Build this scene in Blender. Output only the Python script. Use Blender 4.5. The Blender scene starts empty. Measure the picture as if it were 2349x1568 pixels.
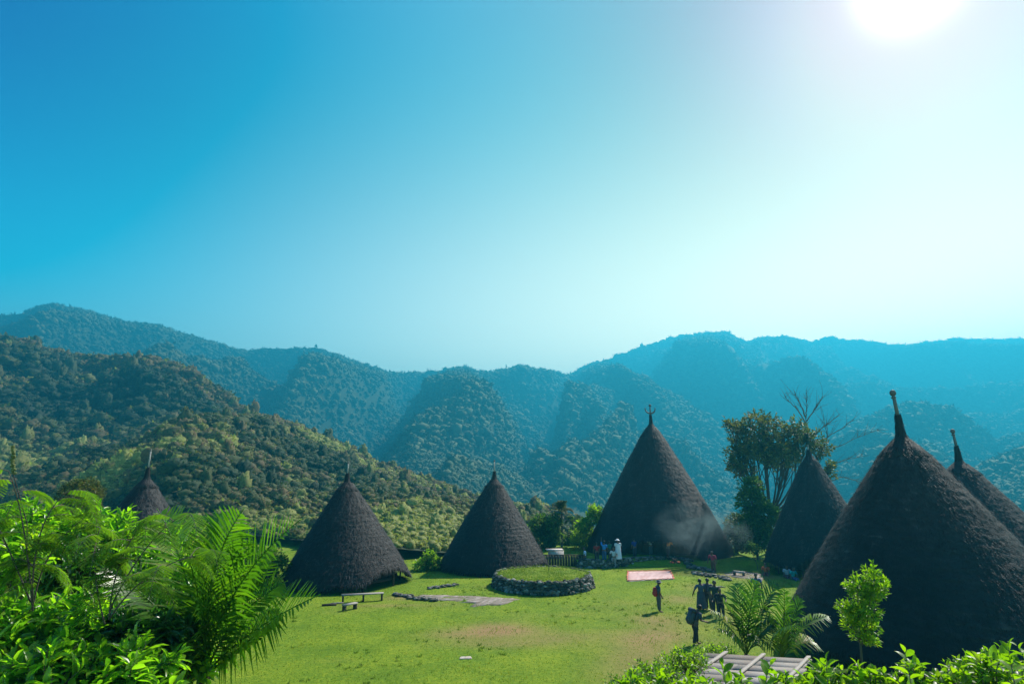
import bpy, bmesh, math, random
import numpy as np
from mathutils import Vector, Matrix, Euler

# ------------------------------------------------------------------ camera, sky, sun
sc = bpy.context.scene
C = sc.collection
FPX, CX, CY = 1300.0, 1174.0, 784.0
TH = math.atan(314 / FPX)
CT, ST = math.cos(TH), math.sin(TH)
CAMZ = 7.8

def ray(x, y):
    u = (x - CX) / FPX; v = (CY - y) / FPX
    return Vector((u, CT - v * ST, ST + v * CT))
def P(x, y, t):
    return Vector((0, 0, CAMZ)) + ray(x, y) * t
def G(x, y, z=0.0):
    r = ray(x, y); return P(x, y, (z - CAMZ) / r.z)
def zrow(row, Y):
    r = ray(CX, row); return CAMZ + Y * r.z / r.y

cam_d = bpy.data.cameras.new('camera'); cam = bpy.data.objects.new('camera', cam_d); C.objects.link(cam)
cam.location = (0, 0, CAMZ); cam.rotation_euler = (math.pi / 2 + TH, 0, 0)
cam_d.sensor_width = 36; cam_d.lens = 36 * FPX / 2348; cam_d.clip_start = 0.1; cam_d.clip_end = 20000
sc.camera = cam

SUN = ray(2090, -50).normalized()
SUN_EL = math.asin(SUN.z); SUN_AZ = math.atan2(SUN.x, SUN.y)
w = bpy.data.worlds.new('World'); sc.world = w; w.use_nodes = True
nt = w.node_tree; nt.nodes.clear()
def N(tree, typ, **kw):
    n = tree.nodes.new(typ)
    for k, v in kw.items(): setattr(n, k, v)
    return n
sky = N(nt, 'ShaderNodeTexSky'); sky.sky_type = 'NISHITA'; sky.sun_disc = False
sky.sun_elevation = SUN_EL; sky.sun_rotation = SUN_AZ
sky.air_density = 1.0; sky.dust_density = 1.2; sky.ozone_density = 2.0
COEF = [(0.9755, -1.2336, 0.934), (-1.3202, 14.2208, 26.9602), (0.9099, 3.7048, 2.1937), (1.0601, -3.7316, -5.6516), (87.4005, 31.6956, -9.9594), (44.0967, 45.9671, 20.7674), (1.6353, -1.1303, 0.2013), (-5.8982, -0.721, -2.5877)]
# the sky texture lights the scene together with the brighter air low over the horizon and round the sun
SKY = 0.08
geo = N(nt, 'ShaderNodeTexCoord')
def vmath(op, **kw):
    n = N(nt, 'ShaderNodeMath', operation=op)
    for k, v in kw.items():
        i = int(k[1:])
        if isinstance(v, (int, float)): n.inputs[i].default_value = v
        else: nt.links.new(v, n.inputs[i])
    return n.outputs[0]
sz = N(nt, 'ShaderNodeSeparateXYZ'); nt.links.new(geo.outputs['Generated'], sz.inputs[0])
dot = N(nt, 'ShaderNodeVectorMath', operation='DOT_PRODUCT'); dot.inputs[1].default_value = tuple(SUN)
nt.links.new(geo.outputs['Generated'], dot.inputs[0])
cs_ = vmath('MAXIMUM', _0=dot.outputs['Value'], _1=0.0)
zz_ = vmath('MINIMUM', _0=vmath('SUBTRACT', _0=1.0, _1=vmath('ABSOLUTE', _0=sz.outputs[2])), _1=1.0)
low = vmath('POWER', _0=zz_, _1=4.0)
sep = N(nt, 'ShaderNodeVectorMath', operation='MULTIPLY'); sep.inputs[1].default_value = (.12, .22, .26)
nt.links.new(sky.outputs[0], sep.inputs[0])
mn = N(nt, 'ShaderNodeVectorMath', operation='MINIMUM'); mn.inputs[1].default_value = (2.0, 3.0, 3.2); nt.links.new(sep.outputs[0], mn.inputs[0])
add_prev = mn.outputs[0]
one = vmath('ADD', _0=0.0, _1=1.0)
TERMS = [(one, COEF[0]), (low, COEF[1]), (vmath('POWER', _0=cs_, _1=2.0), COEF[2]), (vmath('POWER', _0=cs_, _1=8.0), COEF[3]),
         (vmath('MULTIPLY', _0=low, _1=vmath('POWER', _0=cs_, _1=2.0)), COEF[4]),
         (vmath('POWER', _0=zz_, _1=10.0), COEF[5]), (vmath('POWER', _0=cs_, _1=30.0), COEF[6]), (zz_, COEF[7]),
         (vmath('POWER', _0=cs_, _1=90.0), (2.5, 2.2, 2.0)), (vmath('POWER', _0=cs_, _1=1300.0), (30, 30, 28))]
for f_, col in TERMS:
    m = N(nt, 'ShaderNodeVectorMath', operation='SCALE'); m.inputs[0].default_value = col; nt.links.new(f_, m.inputs['Scale'])
    a = N(nt, 'ShaderNodeVectorMath', operation='ADD'); nt.links.new(add_prev, a.inputs[0]); nt.links.new(m.outputs[0], a.inputs[1])
    add_prev = a.outputs[0]
cl_ = N(nt, 'ShaderNodeVectorMath', operation='MAXIMUM'); cl_.inputs[1].default_value = (0, 0, 0); nt.links.new(add_prev, cl_.inputs[0]); add_prev = cl_.outputs[0]
bg = N(nt, 'ShaderNodeBackground'); bg.inputs['Strength'].default_value = SKY
nt.links.new(add_prev, bg.inputs['Color'])
wo = N(nt, 'ShaderNodeOutputWorld'); nt.links.new(bg.outputs[0], wo.inputs['Surface'])

sun_d = bpy.data.lights.new('sun', 'SUN'); sun_o = bpy.data.objects.new('sun', sun_d); C.objects.link(sun_o)
sun_d.energy = 5.0; sun_d.angle = math.radians(0.53); sun_d.color = (1, 0.95, 0.86)
LAMP = Vector((math.sin(math.radians(47)) * math.cos(math.radians(46)), math.cos(math.radians(47)) * math.cos(math.radians(46)), math.sin(math.radians(46))))
sun_o.rotation_euler = LAMP.to_track_quat('Z', 'Y').to_euler(); sun_o.location = (0, 0, 100)

sc.view_settings.view_transform = 'Standard'; sc.view_settings.look = 'None'
sc.view_settings.exposure = 1.4; sc.view_settings.gamma = 1
sc.cycles.use_denoising = True
sc.cycles.max_bounces = 6; sc.cycles.diffuse_bounces = 3; sc.cycles.transmission_bounces = 4
sc.cycles.volume_bounces = 0; sc.cycles.transparent_max_bounces = 6
sc.cycles.volume_step_rate = 4; sc.cycles.volume_max_steps = 64

# ------------------------------------------------------------------ helpers
rng = np.random.default_rng(11)
random.seed(5)

def tag(o, label=None, cat=None, group=None, kind=None):
    if label: o['label'] = label
    if cat: o['category'] = cat
    if group: o['group'] = group
    if kind: o['kind'] = kind
    return o
def empty(name, loc, label, cat, group=None, rz=0):
    o = bpy.data.objects.new(name, None); C.objects.link(o); o.location = loc; o.rotation_euler = (0, 0, rz)
    o.empty_display_size = 0.2
    return tag(o, label, cat, group)
def norm(a):
    return a / np.maximum(np.linalg.norm(a, axis=-1, keepdims=True), 1e-9)

class MB:
    """collects triangles and quads with a tint per vertex, links them as one object"""
    def __init__(s): s.V = []; s.T = []; s.Q = []; s.A = []; s.n = 0
    def add(s, V, T=None, Q=None, tint=0.5):
        V = np.asarray(V, float).reshape(-1, 3)
        if T is not None and len(T): s.T.append(np.asarray(T, int).reshape(-1, 3) + s.n)
        if Q is not None and len(Q): s.Q.append(np.asarray(Q, int).reshape(-1, 4) + s.n)
        s.A.append(np.broadcast_to(np.asarray(tint, float).reshape(-1) if np.ndim(tint) else np.array([tint]), (len(V),)) if np.ndim(tint) == 0 else np.asarray(tint, float).reshape(-1))
        s.V.append(V); s.n += len(V); return s
    def build(s, name, mat, parent=None, smooth=False, offset=None):
        V = np.concatenate(s.V); 
        if offset is not None: V = V - np.asarray(offset, float)
        T = np.concatenate(s.T) if s.T else np.zeros((0, 3), int)
        Q = np.concatenate(s.Q) if s.Q else np.zeros((0, 4), int)
        me = bpy.data.meshes.new(name)
        me.vertices.add(len(V)); me.vertices.foreach_set('co', V.ravel())
        nl = T.size + Q.size; me.loops.add(nl)
        me.loops.foreach_set('vertex_index', np.concatenate([T.ravel(), Q.ravel()]).astype(np.int32))
        me.polygons.add(len(T) + len(Q))
        ls = np.concatenate([np.arange(len(T)) * 3, T.size + np.arange(len(Q)) * 4]).astype(np.int32)
        me.polygons.foreach_set('loop_start', ls)
        try: me.polygons.foreach_set('loop_total', np.concatenate([np.full(len(T), 3), np.full(len(Q), 4)]).astype(np.int32))
        except Exception: pass
        if smooth: me.polygons.foreach_set('use_smooth', np.ones(len(T) + len(Q), bool))
        at = me.attributes.new('tint', 'FLOAT', 'POINT'); at.data.foreach_set('value', np.concatenate(s.A).astype(np.float32))
        me.update(calc_edges=True); me.validate()
        me.materials.append(mat)
        o = bpy.data.objects.new(name, me); C.objects.link(o)
        if parent: o.parent = parent
        return o

def box(mb, c, size, rz=0, tint=0.5, rot=None, jit=0):
    x, y, z = [q / 2 for q in size]
    V = np.array([(a, b, d) for a in (-x, x) for b in (-y, y) for d in (-z, z)])
    if jit: V = V * (1 + rng.uniform(-jit, jit, V.shape))
    R = np.array((rot or Euler((0, 0, rz))).to_matrix())
    V = V @ R.T + np.array(c)
    mb.add(V, Q=[(0, 1, 3, 2), (4, 6, 7, 5), (0, 4, 5, 1), (2, 3, 7, 6), (0, 2, 6, 4), (1, 5, 7, 3)], tint=tint)

def tube(mb, pts, rad, n=8, tint=0.5, cap=True):
    pts = np.asarray(pts, float); k = len(pts)
    rad = np.broadcast_to(np.asarray(rad, float), (k,))
    d = norm(np.gradient(pts, axis=0))
    up = np.array([0, 0, 1.0]) if abs(d[0][2]) < 0.9 else np.array([1.0, 0, 0])
    V = []
    for i in range(k):
        s = np.cross(d[i], up); s /= max(np.linalg.norm(s), 1e-9); q = np.cross(s, d[i]); up = q
        a = np.arange(n) * 2 * math.pi / n
        V.append(pts[i] + rad[i] * (np.cos(a)[:, None] * s + np.sin(a)[:, None] * q))
    V = np.concatenate(V)
    Q = [(i * n + j, i * n + (j + 1) % n, (i + 1) * n + (j + 1) % n, (i + 1) * n + j) for i in range(k - 1) for j in range(n)]
    T = []
    if cap:
        V = np.concatenate([V, pts[:1], pts[-1:]])
        T = [(k * n, (j + 1) % n, j) for j in range(n)] + [(k * n + 1, (k - 1) * n + j, (k - 1) * n + (j + 1) % n) for j in range(n)]
    mb.add(V, T=T, Q=Q, tint=tint)

def bez(a, b, c, n=10):
    t = np.linspace(0, 1, n)[:, None]; a, b, c = map(lambda q: np.array(q, float), (a, b, c))
    return (1 - t) ** 2 * a + 2 * t * (1 - t) * b + t ** 2 * c

def lathe(mb, prof, c=(0, 0, 0), n=24, tint=0.5, jit=0):
    prof = np.array(prof, float); a = np.arange(n) * 2 * math.pi / n
    V = np.stack([np.stack([r * np.cos(a), r * np.sin(a), np.full(n, z)], 1) for r, z in prof]).reshape(-1, 3)
    if jit: V = V + rng.normal(0, jit, V.shape)
    k = len(prof)
    Q = [(i * n + j, i * n + (j + 1) % n, (i + 1) * n + (j + 1) % n, (i + 1) * n + j) for i in range(k - 1) for j in range(n)]
    mb.add(V + np.array(c, float), Q=Q, tint=tint)

def ico(sub):
    bm = bmesh.new(); bmesh.ops.create_icosphere(bm, subdivisions=sub, radius=1)
    V = np.array([v.co[:] for v in bm.verts]); F = np.array([[v.index for v in f.verts] for f in bm.faces]); bm.free()
    return V, F
ICO = {1: ico(1), 2: ico(2), 3: ico(3)}

def blobs(mb, pos, rad, sub=2, jit=0.2, tint=None, flat=1.0):
    V0, F0 = ICO[sub]; n = len(pos); m = len(V0)
    rad = np.asarray(rad, float)
    if rad.ndim == 1: rad = np.stack([rad, rad, rad * flat], 1)
    V = V0[None] * rad[:, None, :] * (1 + rng.uniform(-jit, jit, (n, m, 1))) 
    V = V + np.asarray(pos)[:, None, :]
    F = F0[None] + (np.arange(n) * m)[:, None, None]
    t = np.repeat(tint, m) if tint is not None else np.repeat(rng.random(n), m)
    mb.add(V.reshape(-1, 3), T=F.reshape(-1, 3), tint=t)

# leaf template: t along, s across, h up
LEAF_S = (np.array([(0, 0, 0), (.45, -.5, .1), (.45, 0, 0), (.45, .5, .1), (1, 0, -.12)], float),
          [(0, 1, 2), (0, 2, 3), (1, 4, 2), (2, 4, 3)])
LEAF_B = (np.array([(0, 0, 0), (.22, -.36, .07), (.22, 0, 0), (.22, .36, .07), (.5, -.5, .09), (.5, 0, -.02), (.5, .5, .09),
                    (.78, -.33, .02), (.78, 0, -.07), (.78, .33, .02), (1, 0, -.16)], float),
          [(0, 1, 2), (0, 2, 3), (1, 4, 5), (1, 5, 2), (2, 5, 6), (2, 6, 3), (4, 7, 8), (4, 8, 5), (5, 8, 9), (5, 9, 6), (7, 10, 8), (8, 10, 9)])
BLADE = (np.array([(0, -.5, 0), (0, .5, 0), (.5, -.45, 0), (.5, .45, 0), (1, 0, -.16)], float), [(0, 1, 3), (0, 3, 2), (2, 3, 4)])
TRI = (np.array([(0, -.5, 0), (0, .5, 0), (1, 0, 0)], float), [(0, 1, 2)])

def leaves(mb, pos, d, up, L, W, tmpl=LEAF_S, tint=None):
    pos = np.asarray(pos, float); n = len(pos)
    if n == 0: return
    d = norm(np.broadcast_to(d, (n, 3))); s = norm(np.cross(d, np.broadcast_to(up, (n, 3)))); h = np.cross(s, d)
    L = np.broadcast_to(L, (n,))[:, None, None]; W = np.broadcast_to(W, (n,))[:, None, None]
    T0, F0 = tmpl; m = len(T0)
    V = pos[:, None] + T0[None, :, 0:1] * L * d[:, None] + T0[None, :, 1:2] * W * s[:, None] + T0[None, :, 2:3] * L * h[:, None]
    F = np.array(F0)[None] + (np.arange(n) * m)[:, None, None]
    t = rng.random(n) if tint is None else np.broadcast_to(tint, (n,))
    mb.add(V.reshape(-1, 3), T=F.reshape(-1, 3), tint=np.repeat(t, m))

def rdir(n): return norm(rng.normal(size=(n, 3)))

# value noise
_perm = rng.random((256, 256))
def vnoise(x, y):
    x = np.asarray(x, float); y = np.asarray(y, float)
    xi = np.floor(x).astype(int); yi = np.floor(y).astype(int); fx = x - xi; fy = y - yi
    fx = fx * fx * (3 - 2 * fx); fy = fy * fy * (3 - 2 * fy)
    g = lambda a, b: _perm[a % 256, b % 256]
    return (g(xi, yi) * (1 - fx) + g(xi + 1, yi) * fx) * (1 - fy) + (g(xi, yi + 1) * (1 - fx) + g(xi + 1, yi + 1) * fx) * fy
def fbm(x, y, o=4):
    s = 0; a = .5; k = 1
    for i in range(o): s = s + a * vnoise(x * k + 17.3 * i, y * k + 9.1 * i); a *= .5; k *= 2.03
    return s
def ridged(x, y, o=3):
    s = 0; a = .6; k = 1
    for i in range(o): s = s + a * (1 - np.abs(2 * vnoise(x * k + 31.7 * i, y * k + 5.3 * i) - 1)); a *= .45; k *= 2.1
    return s

# ------------------------------------------------------------------ materials
def ramp_node(t, stops):
    r = N(t, 'ShaderNodeValToRGB'); e = r.color_ramp.elements
    while len(e) > 1: e.remove(e[-1])
    e[0].position = stops[0][0]; e[0].color = (*stops[0][1], 1)
    for p, c in stops[1:]:
        q = e.new(p); q.color = (*c, 1)
    return r
def mat(name, stops, rough=0.8, trans=0.0, nscale=None, nmix=0.3, bump=0.0, bscale=30, spec=0.3, stretch=None, metal=0, attr='tint', coord='Object', tcol=None):
    """ramp over the tint attribute mixed with a noise; optional translucency for thin leaves and cloth"""
    m = bpy.data.materials.new(name); m.use_nodes = True; t = m.node_tree; t.nodes.clear()
    out = N(t, 'ShaderNodeOutputMaterial'); b = N(t, 'ShaderNodeBsdfPrincipled')
    b.inputs['Roughness'].default_value = rough; b.inputs['Specular IOR Level'].default_value = spec; b.inputs['Metallic'].default_value = metal
    at = N(t, 'ShaderNodeAttribute', attribute_name=attr)
    fac = at.outputs['Fac']
    tc = N(t, 'ShaderNodeTexCoord'); mp = N(t, 'ShaderNodeMapping'); t.links.new(tc.outputs[coord], mp.inputs[0])
    if stretch: mp.inputs['Scale'].default_value = stretch
    if nscale:
        nz = N(t, 'ShaderNodeTexNoise'); nz.inputs['Scale'].default_value = nscale; nz.inputs['Detail'].default_value = 6; nz.inputs['Roughness'].default_value = .65
        t.links.new(mp.outputs[0], nz.inputs['Vector'])
        k = N(t, 'ShaderNodeMath', operation='MULTIPLY_ADD'); k.inputs[1].default_value = nmix * 2.2; k.inputs[2].default_value = -nmix * 1.1
        t.links.new(nz.outputs['Fac'], k.inputs[0])
        ad = N(t, 'ShaderNodeMath', operation='ADD'); ad.use_clamp = True; t.links.new(fac, ad.inputs[0]); t.links.new(k.outputs[0], ad.inputs[1]); fac = ad.outputs[0]
    r = ramp_node(t, stops); t.links.new(fac, r.inputs[0]); t.links.new(r.outputs[0], b.inputs['Base Color'])
    if bump:
        nb = N(t, 'ShaderNodeTexNoise'); nb.inputs['Scale'].default_value = bscale; nb.inputs['Detail'].default_value = 5
        t.links.new(mp.outputs[0], nb.inputs['Vector'])
        bp = N(t, 'ShaderNodeBump'); bp.inputs['Strength'].default_value = bump; bp.inputs['Distance'].default_value = 0.05
        t.links.new(nb.outputs['Fac'], bp.inputs['Height']); t.links.new(bp.outputs[0], b.inputs['Normal'])
    if trans:
        tr = N(t, 'ShaderNodeBsdfTranslucent')
        hs = N(t, 'ShaderNodeMix', data_type='RGBA', blend_type='MULTIPLY'); hs.inputs[0].default_value = 1
        hs.inputs[7].default_value = (*(tcol or (2.0, 2.2, 0.7)), 1); t.links.new(r.outputs[0], hs.inputs[6]); t.links.new(hs.outputs[2], tr.inputs[0])
        mx_ = N(t, 'ShaderNodeMixShader'); mx_.inputs[0].default_value = trans
        t.links.new(b.outputs[0], mx_.inputs[1]); t.links.new(tr.outputs[0], mx_.inputs[2]); t.links.new(mx_.outputs[0], out.inputs[0])
    else: t.links.new(b.outputs[0], out.inputs[0])
    return m
M = {}
M['forest_near'] = mat('forest_near', [(0, (.014, .032, .016)), (.3, (.025, .05, .02)), (.5, (.06, .08, .026)), (.63, (.115, .08, .038)), (.76, (.12, .135, .035)), (1, (.22, .235, .065))], .8, .3, 2.0, .25, 1.0, 1.6)
M['forest_far'] = mat('forest_far', [(0, (.025, .045, .02)), (.45, (.055, .08, .03)), (1, (.12, .14, .07))], .9, 0, .3, .25)
M['hill_soil'] = mat('hill_soil', [(0, (.02, .035, .015)), (1, (.06, .07, .03))], .95, 0, .08, .4)
M['thatch'] = mat('thatch', [(0, (.005, .006, .007)), (.4, (.011, .012, .013)), (.65, (.019, .019, .020)), (.85, (.06, .055, .056)), (1, (.17, .155, .155))], .7, 0, 3.0, .16, .8, 18, .3)
M['wood_dark'] = mat('wood_dark', [(0, (.03, .02, .014)), (1, (.09, .06, .04))], .8, 0, 8, .4, .4, 40)
M['wood_pale'] = mat('wood_pale', [(0, (.16, .13, .11)), (.5, (.27, .24, .22)), (1, (.40, .36, .33))], .8, 0, 3, .3, .4, 40, stretch=(1, 12, 8))
M['plank'] = mat('plank', [(0, (.15, .125, .11)), (.5, (.23, .205, .185)), (1, (.34, .305, .28))], .8, 0, 3, .35, .5, 30, stretch=(1.5, 14, 8))
M['pole'] = mat('pole', [(0, (.05, .045, .045)), (1, (.13, .12, .115))], .7, 0, 6, .4)
M['bark'] = mat('bark', [(0, (.05, .04, .03)), (1, (.16, .13, .10))], .9, 0, 10, .4, .5, 30)
M['bark_dark'] = mat('bark_dark', [(0, (.02, .017, .014)), (1, (.07, .055, .045))], .9, 0, 10, .4, .5, 30)
M['stone'] = mat('stone', [(0, (.035, .035, .03)), (.5, (.09, .09, .07)), (.8, (.15, .14, .12)), (1, (.30, .28, .25))], .9, 0, 5, .35, .6, 20)
M['stone_pale'] = mat('stone_pale', [(0, (.30, .24, .20)), (1, (.50, .43, .37))], .9, 0, 4, .4, .4, 20)
M['paving'] = mat('paving', [(0, (.13, .11, .07)), (.6, (.22, .18, .15)), (1, (.33, .28, .25))], .95, 0, 1.5, .6, .5, 12)
M['plaster'] = mat('plaster', [(0, (.26, .20, .18)), (1, (.55, .48, .44))], .9, 0, 4, .4)
M['grass_blade'] = mat('grass_blade', [(0, (.04, .085, .005)), (.6, (.085, .145, .007)), (.85, (.15, .19, .012)), (1, (.19, .15, .05))], .6, .5, .5, .25, tcol=(2.1, 2.1, .5))
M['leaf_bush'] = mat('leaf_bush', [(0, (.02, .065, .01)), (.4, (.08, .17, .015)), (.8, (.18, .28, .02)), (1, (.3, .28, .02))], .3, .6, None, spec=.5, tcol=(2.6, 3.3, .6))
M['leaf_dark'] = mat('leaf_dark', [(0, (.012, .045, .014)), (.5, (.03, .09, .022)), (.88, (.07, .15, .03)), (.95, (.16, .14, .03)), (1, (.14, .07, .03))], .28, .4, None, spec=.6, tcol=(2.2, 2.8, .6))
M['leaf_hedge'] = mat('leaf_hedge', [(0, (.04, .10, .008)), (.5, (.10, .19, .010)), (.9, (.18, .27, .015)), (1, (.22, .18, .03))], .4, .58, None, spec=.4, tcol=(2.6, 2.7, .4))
M['leaf_palm'] = mat('leaf_palm', [(0, (.025, .07, .008)), (.6, (.05, .12, .01)), (.92, (.11, .18, .015)), (1, (.34, .30, .15))], .3, .5, None, spec=.5, tcol=(2.8, 3.2, .5))
M['leaf_palm_dark'] = mat('leaf_palm_dark', [(0, (.015, .05, .012)), (.6, (.04, .10, .015)), (.92, (.10, .16, .03)), (1, (.24, .20, .11))], .45, .35, None, spec=.6, tcol=(2.4, 2.8, .5))
M['leaf_fern'] = mat('leaf_fern', [(0, (.04, .11, .01)), (1, (.11, .20, .015))], .5, .45, None, spec=.3, tcol=(2.8, 3.0, .5))
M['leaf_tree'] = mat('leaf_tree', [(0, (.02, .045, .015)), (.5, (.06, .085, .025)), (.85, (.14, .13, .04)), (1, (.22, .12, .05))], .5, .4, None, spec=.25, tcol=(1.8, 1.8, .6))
M['leaf_mid'] = mat('leaf_mid', [(0, (.02, .06, .012)), (.5, (.06, .12, .02)), (1, (.14, .20, .03))], .5, .5, None, spec=.25, tcol=(1.8, 2.0, .5))
M['red_tarp'] = mat('red_tarp', [(0, (.50, .29, .27)), (1, (.64, .44, .41))], .6, 0, 6, .4, .3, 15)
M['red_edge'] = mat('red_edge', [(0, (.55, .05, .03)), (1, (.75, .25, .15))], .6, 0, 6, .4)
M['ember'] = mat('ember', [(0, (.30, .05, .02)), (1, (.5, .12, .05))], .8, 0, 6, .4)

def flat(name, col, rough=.8, trans=0):
    if name not in M: M[name] = mat(name, [(0, tuple(c * .8 for c in col)), (1, tuple(min(1, c * 1.15) for c in col))], rough, trans, 12, .4, tcol=(1, 1, 1))
    return M[name]

# lawn material: grass with worn and bare patches carried by the terrain's own attribute
def lawn_mat():
    m = bpy.data.materials.new('lawn'); m.use_nodes = True; t = m.node_tree; t.nodes.clear()
    out = N(t, 'ShaderNodeOutputMaterial'); b = N(t, 'ShaderNodeBsdfPrincipled'); b.inputs['Roughness'].default_value = .9; b.inputs['Specular IOR Level'].default_value = .15
    tc = N(t, 'ShaderNodeTexCoord')
    n1 = N(t, 'ShaderNodeTexNoise'); n1.inputs['Scale'].default_value = .28; n1.inputs['Detail'].default_value = 8; n1.inputs['Roughness'].default_value = .7
    n2 = N(t, 'ShaderNodeTexNoise'); n2.inputs['Scale'].default_value = 5; n2.inputs['Detail'].default_value = 6; n2.inputs['Roughness'].default_value = .75
    for n in (n1, n2): t.links.new(tc.outputs['Object'], n.inputs['Vector'])
    mixn = N(t, 'ShaderNodeMath', operation='MULTIPLY_ADD'); mixn.inputs[1].default_value = .8
    t.links.new(n1.outputs['Fac'], mixn.inputs[0])
    sc2 = N(t, 'ShaderNodeMath', operation='MULTIPLY_ADD'); sc2.inputs[1].default_value = .9; sc2.inputs[2].default_value = -.38
    t.links.new(n2.outputs['Fac'], sc2.inputs[0]); t.links.new(sc2.outputs[0], mixn.inputs[2])
    r = ramp_node(t, [(.1, (.045, .10, .005)), (.4, (.10, .175, .006)), (.6, (.175, .24, .010)), (.85, (.30, .28, .03))])
    t.links.new(mixn.outputs[0], r.inputs[0])
    at = N(t, 'ShaderNodeAttribute', attribute_name='tint')
    ba = N(t, 'ShaderNodeMath', operation='ADD'); ba.inputs[1].default_value = -.55
    t.links.new(n2.outputs['Fac'], ba.inputs[0])
    bb = N(t, 'ShaderNodeMath', operation='MULTIPLY_ADD'); bb.use_clamp = True; bb.inputs[1].default_value = 1.3
    t.links.new(at.outputs['Fac'], bb.inputs[0])
    sc3 = N(t, 'ShaderNodeMath', operation='MULTIPLY'); t.links.new(ba.outputs[0], sc3.inputs[0]); 
    k = N(t, 'ShaderNodeMath', operation='MULTIPLY'); k.inputs[1].default_value = 2.2; t.links.new(at.outputs['Fac'], k.inputs[0]); t.links.new(k.outputs[0], sc3.inputs[1])
    t.links.new(sc3.outputs[0], bb.inputs[2])
    mx_ = N(t, 'ShaderNodeMix', data_type='RGBA'); t.links.new(bb.outputs[0], mx_.inputs[0]); t.links.new(r.outputs[0], mx_.inputs[6]); mx_.inputs[7].default_value = (.26, .17, .075, 1)
    t.links.new(mx_.outputs[2], b.inputs['Base Color'])
    bp = N(t, 'ShaderNodeBump'); bp.inputs['Strength'].default_value = .9; bp.inputs['Distance'].default_value = .08
    t.links.new(n2.outputs['Fac'], bp.inputs['Height']); t.links.new(bp.outputs[0], b.inputs['Normal'])
    t.links.new(b.outputs[0], out.inputs[0]); return m
M['lawn'] = lawn_mat()

# ------------------------------------------------------------------ terrain
def sstep(a, b, x):
    t = np.clip((x - a) / (b - a), 0, 1); return t * t * (3 - 2 * t)
TER = (G(1470, 1285, .45))   # centre of the raised terrace in front of the main house
def ground_z(x, y):
    x = np.asarray(x, float); y = np.asarray(y, float)
    bank = 6.1 * (1 - sstep(0, 1, (y - 2.0) / 19.0)) ** 1.05
    bank = np.where(y < 2, 6.1, bank)
    und = (fbm(x * .08 + 40, y * .08 + 3, 3) - .45) * .25
    # terrace by the main house
    ter = .45 * sstep(1.0, 0, np.maximum(np.abs(x - TER.x - 1.2) / 11.5, np.abs(y - TER.y - 6.5) / 7.4) * 6.0 - 5.0)
    edge = sstep(70, 110, y) * sstep(-12, 8, x) * 30 + sstep(38, 70, np.abs(x)) * sstep(-20, -5, x) * 14
    return bank + und * sstep(16, 26, y) + ter - edge
xs = np.concatenate([np.linspace(-160, -34, 40), np.linspace(-33.5, 42, 200), np.linspace(44, 160, 36)])
ys = np.concatenate([np.linspace(-30, 18, 40), np.linspace(18.4, 72, 160), np.linspace(74, 190, 50)])
XX, YY = np.meshgrid(xs, ys)
ZZ = ground_z(XX, YY)
bare = np.zeros_like(XX)
def patch(px, py, rx, ry, s):
    g = G(px, py); d = ((XX - g.x) / rx) ** 2 + ((YY - g.y) / ry) ** 2
    return s * np.exp(-d)
bare += patch(1150, 1440, 2.2, 1.3, .75) + patch(1060, 1455, 2.0, .9, .45) + patch(1130, 1475, 2.6, .8, .35) + patch(1290, 1465, 3, 1.5, .25)
for px, py, s in ((1600, 1345, .35), (1560, 1375, .42), (1500, 1420, .40), (1460, 1465, .42), (1440, 1510, .38), (1420, 1550, .3), (1530, 1455, .35), (1500, 1490, .35)):
    bare += patch(px, py, 1.3, 1.6, s)
bare += patch(930, 1368, 1.6, .8, .5) + patch(1450, 1292, 5, .7, .4) + patch(1180, 1345, 2.5, .6, .3) + patch(880, 1385, 3, .5, .35)
bare += patch(1720, 1320, 3.0, 1.2, .6) + patch(1620, 1310, 2.0, 1, .4)
bare += np.clip(fbm(XX * .15, YY * .25, 4) - .52, 0, 1) * .9
mb = MB(); ny, nx = XX.shape
idx = np.arange(nx * ny).reshape(ny, nx)
Q = np.stack([idx[:-1, :-1], idx[:-1, 1:], idx[1:, 1:], idx[1:, :-1]], -1).reshape(-1, 4)
mb.add(np.stack([XX, YY, ZZ], -1).reshape(-1, 3), Q=Q, tint=np.clip(bare, 0, 1).ravel())
tag(mb.build('lawn', M['lawn'], smooth=True), kind='structure')
mb = MB(); mb.add([(-6000, -3000, -34), (6000, -3000, -34), (6000, 6000, -34), (-6000, 6000, -34)], Q=[(0, 1, 2, 3)])
tag(mb.build('valley_floor', M['hill_soil']), kind='structure')

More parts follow.
